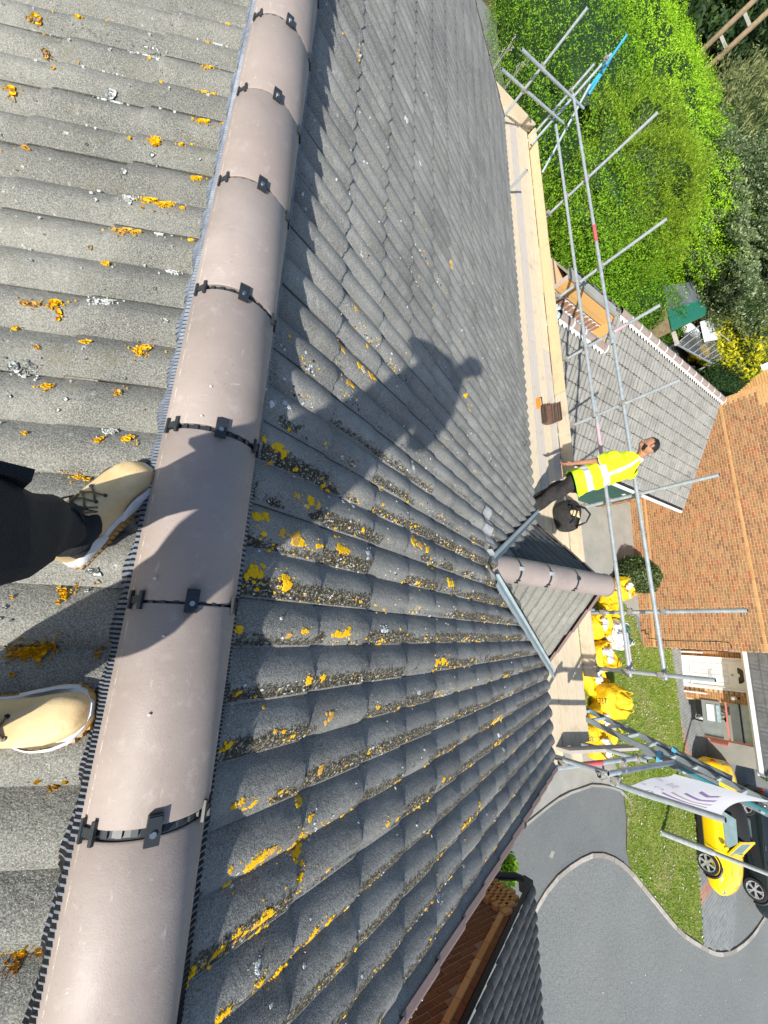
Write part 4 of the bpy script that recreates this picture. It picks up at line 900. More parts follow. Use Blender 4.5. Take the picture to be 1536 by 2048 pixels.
ncell = []
ntm, ntmb = tile_mesh('neighbour_tile', nseg=20, seed=8, mat=M['tile_dark'])
base_n = Vector((r0_.x + .28, 0, rk(r0_.x + .28) + .10))
Yn = uz.cross(ux)
for k in range(14):
    for j in range(14):
        o_ = base_n - ux*(GAUGE*(k+1)) + Vector((0, NY + .03 - TW*(j+1), 0)); ncell.append((o_.length, o_))
ncell.sort(key=lambda t: t[0]); nf = MB()
for i, (_, o_) in enumerate(ncell):
    mx = Matrix.Translation(o_ + uz*rng.normal(0,.002)) @ Matrix((ux, Yn, uz)).transposed().to_4x4()
    if i < 160: o = link('roof_tile', ntm, nb); o.matrix_local = Matrix.Translation(-nb.location) @ mx
    else: nf.add([mx @ Vector(q) for q in ntmb.v], ntmb.f)
part('roof_tile_field', nf, M['tile_dark'], nb, kind='stuff', smooth=45)
a_ = base_n - uz*.06; part('roof_deck', MB().poly([a_ + Vector((0,NY-.02,0)), a_ + Vector((0,NY-4,0)), a_ - ux*4.6 + Vector((0,NY-4,0)), a_ - ux*4.6 + Vector((0,NY-.02,0))]), M['void'], nb)
part('verge_board', MB().beam(base_n - uz*.085 + Vector((0,NY+.035,0)), base_n - ux*4.6 - uz*.085 + Vector((0,NY+.035,0)), .02, .05), M['black'], nb)
ge = base_n + Vector((-.02, NY+.02, -.16))
gm = MB().box(ge + Vector((0,-.06,0)), (.14,.16,.15)); gm.tube([ge + Vector((-.02,.0,-.02)), ge + Vector((-.10,.03,-.10)), ge + Vector((-.55,.05,-.32)), ge + Vector((-.70,.05,-.55))], .05, 12); gm.tube([ge + Vector((-.70,.05,-.5)), ge + Vector((-.70,.05,-2.6))], .045, 12)
gm.tube([ge + Vector((0,-.1,0)), ge + Vector((0,-4,0))], .065, 10); part('gutter', gm, M['black'], nb)
# ---------------------------------------------------------------- scaffold: standards, rails, couplers, boards
PZ = -3.92; SX = 6.58
scf = thing('scaffold', 'galvanised tube scaffold with pale boards along the front eaves', 'scaffold', (5.9, 5, GZ))
TR = .029
def coupler(p, ax=0):
    m = MB(); m.box(p, (.085, .075, .06)); m.tube([Vector(p) + Vector((-.05,-.05,.01)), Vector(p) + Vector((.06,-.05,.01))], .009, 6); m.tube([Vector(p) + Vector((.035,-.06,0)), Vector(p) + Vector((.035,.07,0))], .011, 6)
    m.tube([Vector(p) + Vector((0,0,-.045)), Vector(p) + Vector((0,0,.045))], .036, 10)
    part('coupler', m, M['coupler'], scf)
def tube(a, b, nm='tube', mat='tube', r=TR):
    a, b = Vector(a), Vector(b); d = (b-a).normalized(); mb = MB().tube([a, b], r, 12, 0, caps=False)
    for p, q in ((a, -d), (b, d)):                     # open ends: a rim and a dark bore
        o = q.orthogonal().normalized(); s = q.cross(o); ring = lambda rr, dd_: [p + q*dd_ + (o*math.cos(6.2832*i/12)+s*math.sin(6.2832*i/12))*rr for i in range(12)]
        mb.grid([ring(r, 0), ring(r*.84, 0), ring(r*.80, -.03)], lambda i, j: 0 if i == 0 else 1, close=True); mb.poly(ring(r*.80, -.03), 1)
    return part(nm, mb, [M[mat], M['black']], scf, smooth=35)
def band(a, b, t0, t1, mat): a, b = Vector(a), Vector(b); part('painted_band', MB().tube([a.lerp(b, t0), a.lerp(b, t1)], TR*1.03, 12, 0, False), M[mat], scf, smooth=True)
tops = [((1093,431),(1310,213)), ((1112,597),(1330,429)), ((1126,721),(1319,607)), ((1140,852),(1359,756)), ((1162,1015),(1436,944)), ((1200,1225),(1492,1212)), ((1186,1336),(1430,1364))]
LO, UP = -3.24, -2.77
for i, (b, t) in enumerate(tops):
    p = onz(*b, -3.74); d = ray(*t); top = d * (math.hypot(p.x, p.y)/math.hypot(d.x, d.y)); q = Vector((p.x + .0, p.y, 0))
    q.x += .02
    tube((q.x, q.y, GZ), (q.x, q.y, top.z), 'standard')
    for z in (LO, UP): coupler((q.x-.03, q.y, z))
    coupler((q.x-.04, q.y, PZ+.24)); tube((4.75, q.y+.06, PZ-.08), (q.x+.25, q.y+.06, PZ-.08), 'transom')
    if i == 2: band((q.x, q.y, PZ), (q.x, q.y, top.z), .55, .72, 'tube_pink')
lo = [(1112,250),(1130,390),(1152,570),(1172,697)], [(1172,697),(1190,835),(1210,1000)], [(1210,1000),(1236,1217),(1253,1352)]
def rail(uvs, z, x): a = onx(*uvs[0], x); b = onx(*uvs[-1], x); return Vector((x, a.y, z)), Vector((x, b.y, z))
for z, x, segs in ((LO, SX-.05, [((1112,250),(1190,835)), ((1186,800),(1253,1354))]), (UP, SX-.05, [((1145,190),(1222,690)), ((1218,660),(1312,1358))])):
    for k, s in enumerate(segs):
        a, b = rail(s, z, x + .001*k)
        if k == 1: a.x += .05
        tube(a, b, 'guard_rail')
        if z == UP and k == 0: band(a, b, *(sorted([(onx(1183,455,x).y-a.y)/(b.y-a.y), (onx(1186,490,x).y-a.y)/(b.y-a.y)])), 'tube_red')
        if z == LO and k == 1:
            band(a, b, .10, .30, 'tube_pink')
            band((a.x, onx(1240,1265,x).y, z), (a.x, onx(1248,1345,x).y, z), 0, .9, 'tube_pink')
# far end: two end rails and their standards
fa = [onz(1043,98,UP), onz(1167,217,UP)]; fb_ = [onz(1003,138,LO), onz(1127,247,LO)]
tube(*fa, 'guard_rail'); tube(*fb_, 'guard_rail')
def stand(uv, z, uvtop, zb=GZ):
    p = onz(*uv, z); d = ray(*uvtop); t = d * (math.hypot(p.x, p.y)/math.hypot(d.x, d.y)); tube((p.x, p.y, zb), (p.x, p.y, min(t.z, -.6)), 'standard'); return p
for uv, uvt in (((1048,180), (1167,0)), ((1105,225), (1183,117))):
    p = stand(uv, LO, uvt); coupler((p.x, p.y, LO)); coupler((p.x, p.y, UP))
for a, b, m_ in (((1084,346,-3.9),(1180,170,-2.6),'tube'), ((1172,186,-2.72),(1253,71,-1.95),'tube_blue'), ((1062,290,-3.8),(1222,108,-2.15),'tube'), ((1177,190,-2.68),(1230,104,-2.2),'tube_blue')):
    tube(onz(*a), onz(*b), 'brace', m_)
coupler(onz(1213,116,-2.2))
for uv, uvt in (((1025,372), (1054,339)), ((1078,1003), (1116,988))):
    p = onz(*uv, PZ+.15); d = ray(*uvt); t = d * (math.hypot(p.x, p.y)/math.hypot(d.x, d.y)); p.x -= .0
    tube((p.x, p.y, GZ), (p.x, p.y, t.z), 'standard')
# boards: five wide, broken lengths, and the toe board on edge
bx = [5.06, 5.29, 5.52, 5.75, 5.98, 6.21, 6.44]
for i, x in enumerate(bx[:-1]):
    y = -1.55 - (.0 if i % 2 else .25)
    for L_ in ([3.9, 3.2, 3.9, 2.4, 3.9] if i % 2 else [3.0, 3.9, 2.7, 3.9, 3.9]):
        y1_ = min(y + L_, 12.15 + .06*i)
        if y1_ - y < .2: break
        far_skew = 0
        o = part('scaffold_board', MB().box((x+.115, (y+y1_)/2, PZ-.019+rng.normal(0,.002)), (.216, y1_-y-.014, .038), 0, Matrix.Rotation(rng.normal(0,.0012), 3, 'Z')), M['board_grey'] if rng.random() < .22 else M['board'], scf); y = y1_
ys_ = [-.62, 2.9, 4.55, 8.3, 12.1]
for k, (a, b) in enumerate(zip(ys_, ys_[1:])):
    part('toe_board', MB().box((6.48, (a+b)/2, PZ+.105), (.038, b-a-.015, .215), 0, Matrix.Rotation(rng.normal(0,.002), 3, 'Z')), M['toe'] if k > 1 else M['board'], scf)
part('toe_board', MB().beam((4.9, 12.2, PZ+.105), (6.5, 12.25, PZ+.105), .038, .21), M['board'], scf)
a, b = onz(1112, 1500, PZ), onz(1251, 1494, PZ); part('toe_board', MB().beam(a + Vector((0,.02,.105)), b + Vector((0,.02,.105)), .042, .215), M['board_grey'], scf)
# near end: end rails, uprights
tube((4.55,-1.47,LO), (7.3,-1.66,LO), 'guard_rail'); tube((4.66,-1.43,UP), (6.45,-1.53,UP), 'guard_rail'); band((4.55,-1.47,LO), (7.3,-1.66,LO), .20, .36, 'tube_red')
tube((4.72,-1.40,GZ), (4.72,-1.40,-2.70), 'standard'); tube((4.98,-1.56,UP-.06), (4.98,-1.56,-1.80), 'standard')
tube((6.5,-1.62,GZ), (6.5,-1.62,LO+.1), 'standard')
for p in ((4.72,-1.44,LO), (6.4,-1.6,LO), (4.98,-1.52,UP), (6.0,-1.6,LO+.02), (4.72,-1.42,UP)): coupler(p)
# --- ladder rising past the end of the platform
lad = thing('ladder', 'grey aluminium extension ladder leaning up past the near scaffold end', 'ladder', (6.7, -.4, GZ))
l0, l1 = onx(1176, 1430, 6.62), onx(1500, 1588, 6.62); ld = (l1-l0).normalized(); foot = l0 + ld*((GZ - l0.z)/ld.z); top = l0 + ld*((-1.45 - l0.z)/ld.z); LW = .215
up_ = Vector((1,0,0)).cross(ld)
for s in (-1, 1):
    a, b = foot + Vector((s*LW,0,0)), l0 + ld*1.75 + Vector((s*LW,0,0)); part('stile', MB().beam(a, b, .030, .075, 0, up_), M['tube_dark'], lad)
    a2, b2 = l0 + ld*.9 + Vector((s*(LW-.034),0,0)) + up_*.05, top + Vector((s*(LW-.034),0,0)) + up_*.05; part('stile', MB().beam(a2, b2, .028, .07, 0, up_), M['tube_dark'] if s < 0 else M['tube_dark'], lad)
L_ = (top-foot).length; i = 0; t = .2
while t < L_ - .1:
    c = foot + ld*t + (up_*.05 if (t > (l0-foot).length + 1.0) else Vector((0,0,0))); part('rung', MB().beam(c - Vector((LW,0,0)), c + Vector((LW,0,0)), .042, .028, 0, ld), M['rung'], lad); t += .25
for s in (-1, 1):
    c = l0 + ld*1.12 + Vector((s*LW,0,0)); part('ladder_tie', MB().box(c + up_*.02, (.06, .05, .15), 0, Matrix((Vector((1,0,0)), ld, up_)).transposed()), M['rope'], lad)
    q = MB().tube([c + up_*.08 + ld*.02, c + up_*.10 - Vector((s*.05,0,-.03)), c + up_*.04 + ld*.12], .008, 6); part('ladder_tie', q, M['rope'], lad)
part('guide_strip', MB().beam(l0 + ld*1.35 + Vector((-LW-.02,0,0)) + up_*.02, top + Vector((-LW-.02,0,0)) + up_*.02, .010, .03, 0, up_), M['teal'], lad)
# --- banner laced to the end tubes, seen from its back
ban = thing('banner', 'white company banner with purple chevrons, seen from behind on scaffold tubes', 'banner', (5.6, -1.6, -2.8))
bx0, bx1, bz0, bz1 = 5.0, 6.38, UP+.0, -1.84
def bpt(s, t, o=0.0):                                  # s along the rail, t upwards; edges sag between the ties
    top_ = bz1 - .16*math.sin(math.pi*min(1, s*1.02))*(1 - .25*s); z = bz0 + (top_-bz0)*t
    sag = .05*math.sin(math.pi*s)*math.sin(math.pi*t) + .012*math.sin(9*s + 5*t)
    return Vector((bx0 + (bx1-bx0)*(s - .06*math.sin(math.pi*t)*(s - .2)), -1.60 - .06*s - sag + .0045 + o, z))
rows = [[bpt(j/24, i/18, 0) for j in range(25)] for i in range(19)]; sh = part('sheet', MB().grid(rows), M['banner'], ban, smooth=True)
def strip(pts, w, mat, nm='chevron'):
    rows = []; 
    for (a_, b_), (c_, d_) in zip(pts, pts[1:]):
        for q in np.linspace(0, 1, 7):
            s, t = a_ + (c_-a_)*q, b_ + (d_-b_)*q; rows.append([bpt(s - w/2, t, .006), bpt(s + w/2, t, .006)])
    part(nm, MB().grid(rows), M[mat], sh)
for s, mt, ln in ((.26, 'purple', .30), (.41, 'peach', .28), (.56, 'purple', .22), (.70, 'purple', .14)):
    strip([(s+.05, .62-ln), (s-.02, .62), (s+.02, .62+ln*.72)], .055, mt)
def text_mesh(txt, size, mat, place, parent, nm, mirror=False):
    cu = bpy.data.curves.new('lettering', 'FONT'); cu.body = txt; cu.size = size; cu.align_x = 'CENTER'; cu.align_y = 'CENTER'; cu.resolution_u = 3
    to = bpy.data.objects.new('lettering', cu); COL.objects.link(to); dg = bpy.context.evaluated_depsgraph_get(); dg.update()
    me = bpy.data.meshes.new_from_object(to.evaluated_get(dg)); bpy.data.objects.remove(to); bpy.data.curves.remove(cu)
    off = origin(parent)
    for v in me.vertices: v.co = Vector(place(-v.co.x if mirror else v.co.x, v.co.y)) - off
    me.materials.clear(); me.materials.append(mat); o = link(nm, me, parent); return o
W_ = bx1 - bx0
for txt, s, t, sz, mt in (('SSS', .66, .20, .13, 'pink'), ('C', .40, .22, .14, 'pink'), ('o', .22, .24, .16, 'purple'), ('IEL', .62, .06, .09, 'purple'), ('o', .34, .07, .11, 'pink')):
    text_mesh(txt, sz, M[mt], (lambda s, t: lambda x, y: bpt(s + x/W_, t + y/(bz1-bz0), .006))(s, t), sh, 'lettering', mirror=True)
for i in range(9):
    t = .08 + i*.105; part('lacing', MB().tube([bpt(0, t), bpt(0, t) + Vector((-.05, .03, .01)), bpt(.02, t+.02)], .005, 5), M['rope'], ban)
# --- spare ridge tiles stacked on the boards, orange tool beside them
st0 = onz(1085, 830, PZ)
for i in range(5):
    n_ = 12; A_ = [math.pi*.08 + math.pi*.84*k/n_ for k in range(n_+1)]; mb = MB(); r_ = .125
    f_ = lambda a, y, rr: Vector((-math.cos(a)*rr*1.0, y, math.sin(a)*rr))
    mb.grid([[f_(a, y, r_) for a in A_] for y in (0, .44)]); mb.grid([[f_(a, y, r_-.015) for a in A_] for y in (0, .44)], 1, flip=True)
    for y in (0, .44): mb.grid([[f_(a, y, r_) for a in A_], [f_(a, y, r_-.015) for a in A_]]); mb.grid([[f_(a, y, r_) for a in A_], [f_(a, y, r_-.015) for a in A_]], flip=True)
    o = solo('ridge_tile', mb, [M['ridge'] if i < 4 else M['ridge_dark'], M['ridge_dark']], ['bottom ridge tile of the stack on the scaffold boards', 'second ridge tile from the bottom of the stack on the boards', 'middle ridge tile of the stack on the scaffold boards', 'fourth ridge tile up in the stack on the boards', 'dark topmost ridge tile of the stack on the scaffold boards'][i], 'roof tile', 'spare ridge tiles stacked on the scaffold', smooth=40)
    o.location = st0 + Vector((-.03 + i*.040, -.22 + i*.022, .135 + i*.014)); o.rotation_euler = (0, math.pi - .75 - .03*i, rng.normal(0, .03)); o.scale = (.86, .86, .86)
p = onz(1068, 808, PZ); mb = MB().box((0,0,.05), (.03,.20,.07)).tube([(0,-.09,.09),(0,-.09,.12),(0,.09,.12),(0,.09,.09)], .010, 8, 1)
o = solo('toolbox', mb, [M['orange'], M['black']], 'orange plastic tool case lying beside the stacked ridge tiles', 'tool case'); o.location = p + Vector((.07, .02, 0)); o.rotation_euler.z = .05
# --- black tool bag with tan suede gloves in it
tb = thing('tool_bag', 'open black tool bag with tan leather inside, by the worker', 'bag', onz(1116, 1036, PZ))
rows = []
for i in range(7):
    t = i/6; rows.append([Vector(((.17+.03*math.sin(3.1*t))*math.cos(a)*(1 + .08*math.sin(3*a)), (.25+.03*math.sin(3.1*t))*math.sin(a), .02 + .30*t + .03*math.sin(2*a)*t)) for a in np.linspace(0, 2*math.pi, 22, endpoint=False)])
part('shell', MB().grid(rows, close=True).poly([r for r in rows[0]][::-1]), M['denim_worker'], tb, smooth=True, local=True)
part('lining', MB().ball((.02,.0,.24), (.14,.20,.06), 14, 8), M['denim'], tb, smooth=True, local=True)
for dx in (-.12, .13):
    part('strap', MB().tube([(dx,-.17,.28),(dx*1.3,-.13,.40),(dx*1.5,0,.47),(dx*1.3,.13,.40),(dx,.17,.28)], .016, 8), M['black'], tb, smooth=True, local=True)
gl = thing('work_glove', 'tan suede work glove lying in the black tool bag', 'glove', onz(1115, 1033, PZ) + Vector((0,0,.27)))
part('palm', MB().ball((0,0,.03), (.10,.055,.035), 14, 8, fn=lambda d, p: p + Vector((0,0,.012*math.sin(p.x*60)))), M['nubuck'], gl, smooth=True, local=True)
for k in range(4): part('finger', MB().tube([(.07, -.036+k*.024, .03), (.14, -.045+k*.03, .035), (.19, -.05+k*.033, .02)], [.015,.014,.010], 8), M['nubuck'], gl, smooth=True, local=True)
# ---------------------------------------------------------------- plants
def fnoise(seed, k=9, f=2.2):
    r = np.random.default_rng(seed); K = r.normal(0, f, (k, 3)); ph = r.uniform(0, 6.28, k); a = r.uniform(.4, 1, k); a /= np.sqrt((a**2).sum())
    return lambda p: (np.sin(p @ K.T + ph) * a).sum(1)
def foliage(name, label, cat, c, rad, n, leaf, mat, yaw=0.0, ex=2.0, lump=.10, lf=1.0, seed=1, style='leaf', trunk=0, group=None, gaps=0.0, core=.86, half=True, depth=.22, mat2=None):
    r = np.random.default_rng(seed); root = thing(name, label, cat, (c[0], c[1], GZ), yaw, group); rad = np.array(rad, float)
    f1, f2 = fnoise(seed, 9, 2.6*lf), fnoise(seed+50, 12, 7*lf)
    def surf_(d):
        s = (np.abs(d)**ex).sum(1)**(-1/ex); p = d*s[:, None]
        k = 1 + lump*f1(p*np.array([1,1,1])*max(1, rad.max()/3)) + lump*.6*f2(p*max(1, rad.max()/3)); return p*k[:, None]
    d = r.normal(0, 1, (int(n*2.2), 3))*np.array([1,1,1]); d /= np.linalg.norm(d, axis=1)[:, None]
    if half: d = d[d[:, 2] > -.75]
    # even the density over a stretched body
    w = np.linalg.norm(np.cross(d/rad, np.array([0,0,1])) , axis=1); 
    d = d[:n]; p = surf_(d); nn = p/rad; nn /= np.linalg.norm(nn, axis=1)[:, None]; t = np.abs(r.normal(0, depth, len(p))); t = np.minimum(t, .8)
    p = p*(1 + .05 - t[:, None]*.55)*rad
    if gaps: m = fnoise(seed+9, 10, 5*lf)(p/rad*max(1, rad.max()/3)) > -1.2+gaps; p, nn = p[m], nn[m]
    p[:, 2] += c[2] - GZ; m = p[:, 2] > .02; p, nn = p[m], nn[m]; k = len(p)
    a = r.normal(0, 1, (k, 3))
    if style == 'leaf':
        nr = nn + a*.7; nr /= np.linalg.norm(nr, axis=1)[:, None]; u = np.cross(nr, r.normal(0, 1, (k, 3))); u /= np.linalg.norm(u, axis=1)[:, None]; v_ = np.cross(nr, u)
        s = leaf*r.uniform(.6, 1.35, k)[:, None]; V = np.stack([p-u*s, p-v_*s*.42+nr*s*.12, p+u*s, p+v_*s*.42+nr*s*.12], 1)
    else:                                              # feathery sprays pointing up and out
        u = nn*.40 + a*.62 + np.array([0, 0, .40]); u /= np.linalg.norm(u, axis=1)[:, None]; v_ = np.cross(u, r.normal(0, 1, (k, 3))); v_ /= np.linalg.norm(v_, axis=1)[:, None]
        s = leaf*r.uniform(.5, 1.4, k)[:, None]; V = np.stack([p-v_*s*.10, p+u*s*.6-v_*s*.16, p+u*s*1.6, p+u*s*.6+v_*s*.16], 1)
    F_ = np.arange(4*k).reshape(-1, 4)
    link('crown', fast_mesh('crown', V.reshape(-1, 3), F_, mat), root)
    nu, nv = 40, 22; th = np.linspace(0, math.pi, nv+1); ph = np.linspace(0, 2*math.pi, nu, endpoint=False)
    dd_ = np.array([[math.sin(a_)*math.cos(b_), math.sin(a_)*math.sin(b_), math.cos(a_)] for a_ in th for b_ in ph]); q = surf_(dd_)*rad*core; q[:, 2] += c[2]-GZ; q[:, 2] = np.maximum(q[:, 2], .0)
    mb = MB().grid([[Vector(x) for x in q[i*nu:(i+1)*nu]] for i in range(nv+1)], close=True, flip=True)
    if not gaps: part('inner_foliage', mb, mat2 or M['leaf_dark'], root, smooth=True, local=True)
    if trunk:
        tm = MB().tube([(0,0,0), (.05,.02,(c[2]-GZ)*.6), (0,.05,c[2]-GZ)], [trunk, trunk*.8, trunk*.55], 9)
        for i in range(9):
            an = i*.7; h0 = (c[2]-GZ)*(.55+.05*i); e = Vector((math.cos(an)*rad[0]*.75, math.sin(an)*rad[1]*.75, c[2]-GZ+rad[2]*r.uniform(-.3,.6)))
            tm.tube([(0,0,h0), (e.x*.5, e.y*.5, (h0+e.z)/2+.2), e], [trunk*.45, trunk*.3, trunk*.08], 6)
        part('trunk', tm, M['bark'], root, local=True)
    return root
foliage('conifer_hedge', 'long fresh green conifer hedge starting beside the far scaffold end', 'hedge', (12.9,31,-5.5), (3.5,18,2.3), 170000, .040, M['leaf_hedge'], ex=4, lump=.07, lf=2.6, seed=3, depth=.12)
foliage('conifer_hedge', 'brightest yellow green wide hedge behind the fresh green hedge', 'hedge', (19.5,27.5,-4.75), (4.6,9.0,2.35), 130000, .048, M['leaf_bright'], ex=3.5, lump=.09, lf=2.2, seed=4, depth=.12)
foliage('feathery_conifer', 'feathery light green conifer bush below the middle scaffold standards', 'shrub', (14.0,17.0,-5.1), (3.0,3.0,2.75), 120000, .068, M['leaf_feather'], lump=.20, lf=1.5, seed=6, style='spray')
foliage('privet_hedge', 'low deep green leafy hedge between feathery conifer and green shed', 'hedge', (18.3,15.9,-6.5), (3.4,2.2,1.25), 26000, .05, M['leaf_low'], ex=3, lump=.07, seed=7, yaw=.2)
foliage('olive_tree', 'broad grey green leafy tree overhanging the green shed', 'tree', (24.6,22.0,-3.8), (5.0,4.6,2.5), 95000, .078, M['leaf_olive'], lump=.20, lf=1.6, seed=9, trunk=.22)
foliage('dull_conifer', 'dull olive conifer clump beyond the bright hedge', 'tree', (38,37,-4.0), (9,9,4.2), 42000, .22, M['leaf_dull'], lump=.15, lf=1.4, seed=10, style='spray', trunk=.3)
foliage('dull_conifer', 'olive grey tree mass at the right picture edge behind other trees', 'tree', (62,52,-3.0), (14,14,5.2), 30000, .36, M['leaf_dull'], lump=.15, lf=1.4, seed=11, trunk=.4)
foliage('dark_tree', 'dark shady broadleaf tree left of the twin utility poles', 'tree', (33,58,-3.2), (10,9,5.0), 30000, .30, M['leaf_dark'], lump=.18, lf=1.3, seed=12, trunk=.4)
foliage('dark_tree', 'dark green tree right behind the twin utility poles', 'tree', (56,72,-2.0), (15,14,7.5), 30000, .42, M['leaf_dark'], lump=.18, lf=1.3, seed=13, trunk=.5)
foliage('dark_tree', 'tallest dark tree in the top right corner', 'tree', (105,120,3.0), (34,30,15), 26000, .8, M['leaf_dark'], lump=.16, lf=1.3, seed=14, trunk=.8)
foliage('golden_shrub', 'golden yellow shrub beside the little greenhouse', 'shrub', (31.2,18.4,-5.95), (5.2,4.0,1.95), 30000, .11, M['leaf_yellow'], lump=.17, lf=1.5, seed=15)
foliage('laurel_bush', 'dark glossy bush between golden shrub and garage ridge end', 'shrub', (27.0,13.0,-6.45), (3.2,2.2,1.3), 12000, .075, M['leaf_dark'], lump=.12, seed=16)
foliage('round_shrub', 'small rounded variegated shrub against the brick flank', 'shrub', (15.35,2.15,-6.86), (.70,.66,.62), 7000, .042, M['leaf_shrub'], lump=.09, seed=17)
foliage('green_shrub', 'bright leafy bush glimpsed between our verge and neighbour gutter', 'shrub', (7.75,-4.78,-7.1), (.42,.36,.40), 2600, .04, M['leaf_bright'], lump=.12, seed=18)
foliage('flower_border', 'pale flowering ground plants beside the coral trimmed garage front', 'shrub', (26.4,-4.8,-7.1), (2.2,1.4,.5), 7000, .07, M['leaf_shrub'], lump=.16, seed=19)
for i, (uv, h_) in enumerate((((1000,120),1.6), ((1030,150),1.3))):   # tall pale seed heads at the verge
    p = onz(*uv, -6.0); mb = MB(); 
    for k in range(4):
        a = k*1.5; e = p + Vector((.12*math.cos(a), .12*math.sin(a), .55 + .25*math.sin(k*2.1))); mb.tube([p + Vector((0,0,-1.4)), p.lerp(e, .6), e], [.009,.007,.004], 5)
        for q in range(10): mb.ball(e + Vector((rng.normal(0,.03), rng.normal(0,.03), -.02*q)), .014, 5, 4)
    solo('seed_stalk', mb, M['grass'] if False else M['mortar_'] if 'mortar_' in M else M['board_grey'], ['taller pale dried flower stalks beyond the far roof verge', 'shorter pale dried flower stalks nearer the scaffold end'][i], 'plant', 'dried flower stalks')
# ---------------------------------------------------------------- garden things beyond the garage
def pole(uv, z, top):
    p = onz(*uv, z); return p
up0, up1 = onz(1406, 100, -2.9), onz(1421, 114, -1.75)
po = thing('utility_pole', 'twin wooden utility poles joined by pale spacer blocks', 'pole', (up0.x, up0.y, GZ))
d_ = Vector((up0.y, -up0.x, 0)).normalized()*1.15; q0 = Vector((up0.x, up0.y, 0)); q1 = q0 + d_
for q in (q0, q1): part('pole', MB().tube([(q.x,q.y,GZ),(q.x,q.y,4.5)], [.20,.17], 12), M['pole_wood'], po, smooth=True)
for z in (-1.9, -.6, .7, 2.2, 3.6): part('spacer_block', MB().beam(Vector((q0.x,q0.y,z)) - d_*.15, Vector((q1.x,q1.y,z)) + d_*.15, .12, .18), M['concrete'], po)
sh = thing('shed', 'low shed with half grey half green felt roof under the tree', 'shed', (21, 16, GZ)); sz = -5.35
s0, s1, s2, s3 = onz(1328,572,sz), onz(1346,661,sz), onz(1412,630,sz), onz(1404,560,sz)
for a, b, c, d, m_, nm in ((s0.lerp(s1,0), s0.lerp(s1,.55), s3.lerp(s2,.55), s3, 'shed_grey', 'roof_sheet'), (s0.lerp(s1,.55), s1, s2, s3.lerp(s2,.55), 'shed_green', 'roof_sheet')):  # one part of the roof grey and rippled, the rest plain green
    rows = [[a.lerp(b, i/8).lerp(d.lerp(c, i/8), j/12) + Vector((0,0,.02*math.sin(i*1.7+j) if m_ == 'shed_grey' else 0)) for j in range(13)] for i in range(9)]
    part(nm, MB().grid(rows, flip=True).grid([[a,b,c,d,a], [q - Vector((0,0,.05)) for q in (a,b,c,d,a)]]), M[m_], sh)
for t in (.62, .72, .82, .92): part('roof_batten', MB().beam(s0.lerp(s1,t)+Vector((0,0,.03)), s3.lerp(s2,t)+Vector((0,0,.03)), .05, .03), M['shed_green'], sh)
part('wall', MB().prism([(q.x, q.y) for q in (s0*.995, s1*.995, s2*.995, s3*.995)], GZ, sz-.1), M['pole_wood'], sh)
part('fence_post', MB().beam(onz(1347,664,-5.6), onz(1355,690,-5.6), .10, .16), M['board_grey'], sh)
gh = thing('greenhouse', 'small aluminium framed greenhouse full of sacks beside the shed', 'greenhouse', (24, 15, GZ)); gz_ = -5.75
g0, g1, g2, g3 = onz(1352,688,gz_), onz(1425,728,gz_), onz(1477,694,gz_), onz(1412,640,gz_)
for i in range(8):
    t = i/7; part('glazing_bar', MB().beam(g0.lerp(g1,t), g3.lerp(g2,t) + Vector((0,0,.02)), .045, .05), M['lead'], gh)
for a, b in ((g0,g1),(g3,g2)): part('frame_rail', MB().beam(a, b, .06, .06), M['lead'], gh)
for i in range(7):
    a, b, c, d = g0.lerp(g1,(i+.06)/7), g0.lerp(g1,(i+.94)/7), g3.lerp(g2,(i+.94)/7), g3.lerp(g2,(i+.06)/7); part('pane', MB().poly([q + Vector((0,0,.0)) for q in (a,b,c,d)]), M['pane'], gh)
for q in (g0,g1,g2,g3): part('post', MB().beam((q.x,q.y,GZ), q, .06, .06), M['lead'], gh)
wz = -5.55
w0, w1, w2, w3 = onz(1404,642,wz), onz(1464,628,wz), onz(1477,672,wz), onz(1413,683,wz)
wb_ = MB(); wb_.add([q for q in (w0,w1,w2,w3)] + [q - Vector((0,0,.10)) for q in (w0,w1,w2,w3)], [(3,2,1,0),(4,5,6,7),(0,1,5,4),(1,2,6,5),(2,3,7,6),(3,0,4,7)])
m0, m1 = w0.lerp(w3,.5)+Vector((0,0,.012)), w1.lerp(w2,.5)+Vector((0,0,.012)); wb_.beam(m0, m1, .03, .02)
solo('white_board', wb_, M['white'], 'white polystyrene board lying on the greenhouse roof', 'board')
solo('metal_rod', MB().tube([onz(1438,665,wz+.25), onz(1470,692,wz+.35)], .025, 8), M['lead'], 'thin grey rod leaning over the white board', 'rod')
def sack(name, label, cat, uv, z, r, mat, grp=None, seed=1):
    p = onz(*uv, z); rr = np.random.default_rng(seed); ph = rr.uniform(0, 6, 6)
    mb = MB().ball((0,0,r[2]*.9), r, 18, 12, fn=lambda d, q: q*(1 + .10*math.sin(5*d.x+ph[0]+3*d.z) + .08*math.sin(7*d.y+ph[1]) + .06*math.sin(9*d.z+ph[2]+4*d.x)))
    o = solo(name, mb, mat, label, cat, grp, smooth=True); o.location = Vector((p.x, p.y, z)); return o
sack('plastic_sack', 'bright blue plastic sack inside the greenhouse', 'sack', (1398,672), -6.35, (.85,.75,.42), M['blue'], seed=2)
sack('plastic_sack', 'crumpled yellow sack beneath the white board in the greenhouse', 'sack', (1434,690), -6.25, (1.0,.8,.40), M['yellow_bag'], seed=3)
sack('plastic_sack', 'small yellow sack low in the greenhouse corner', 'sack', (1386,712), -6.7, (.5,.4,.3), M['yellow_bag'], seed=4)
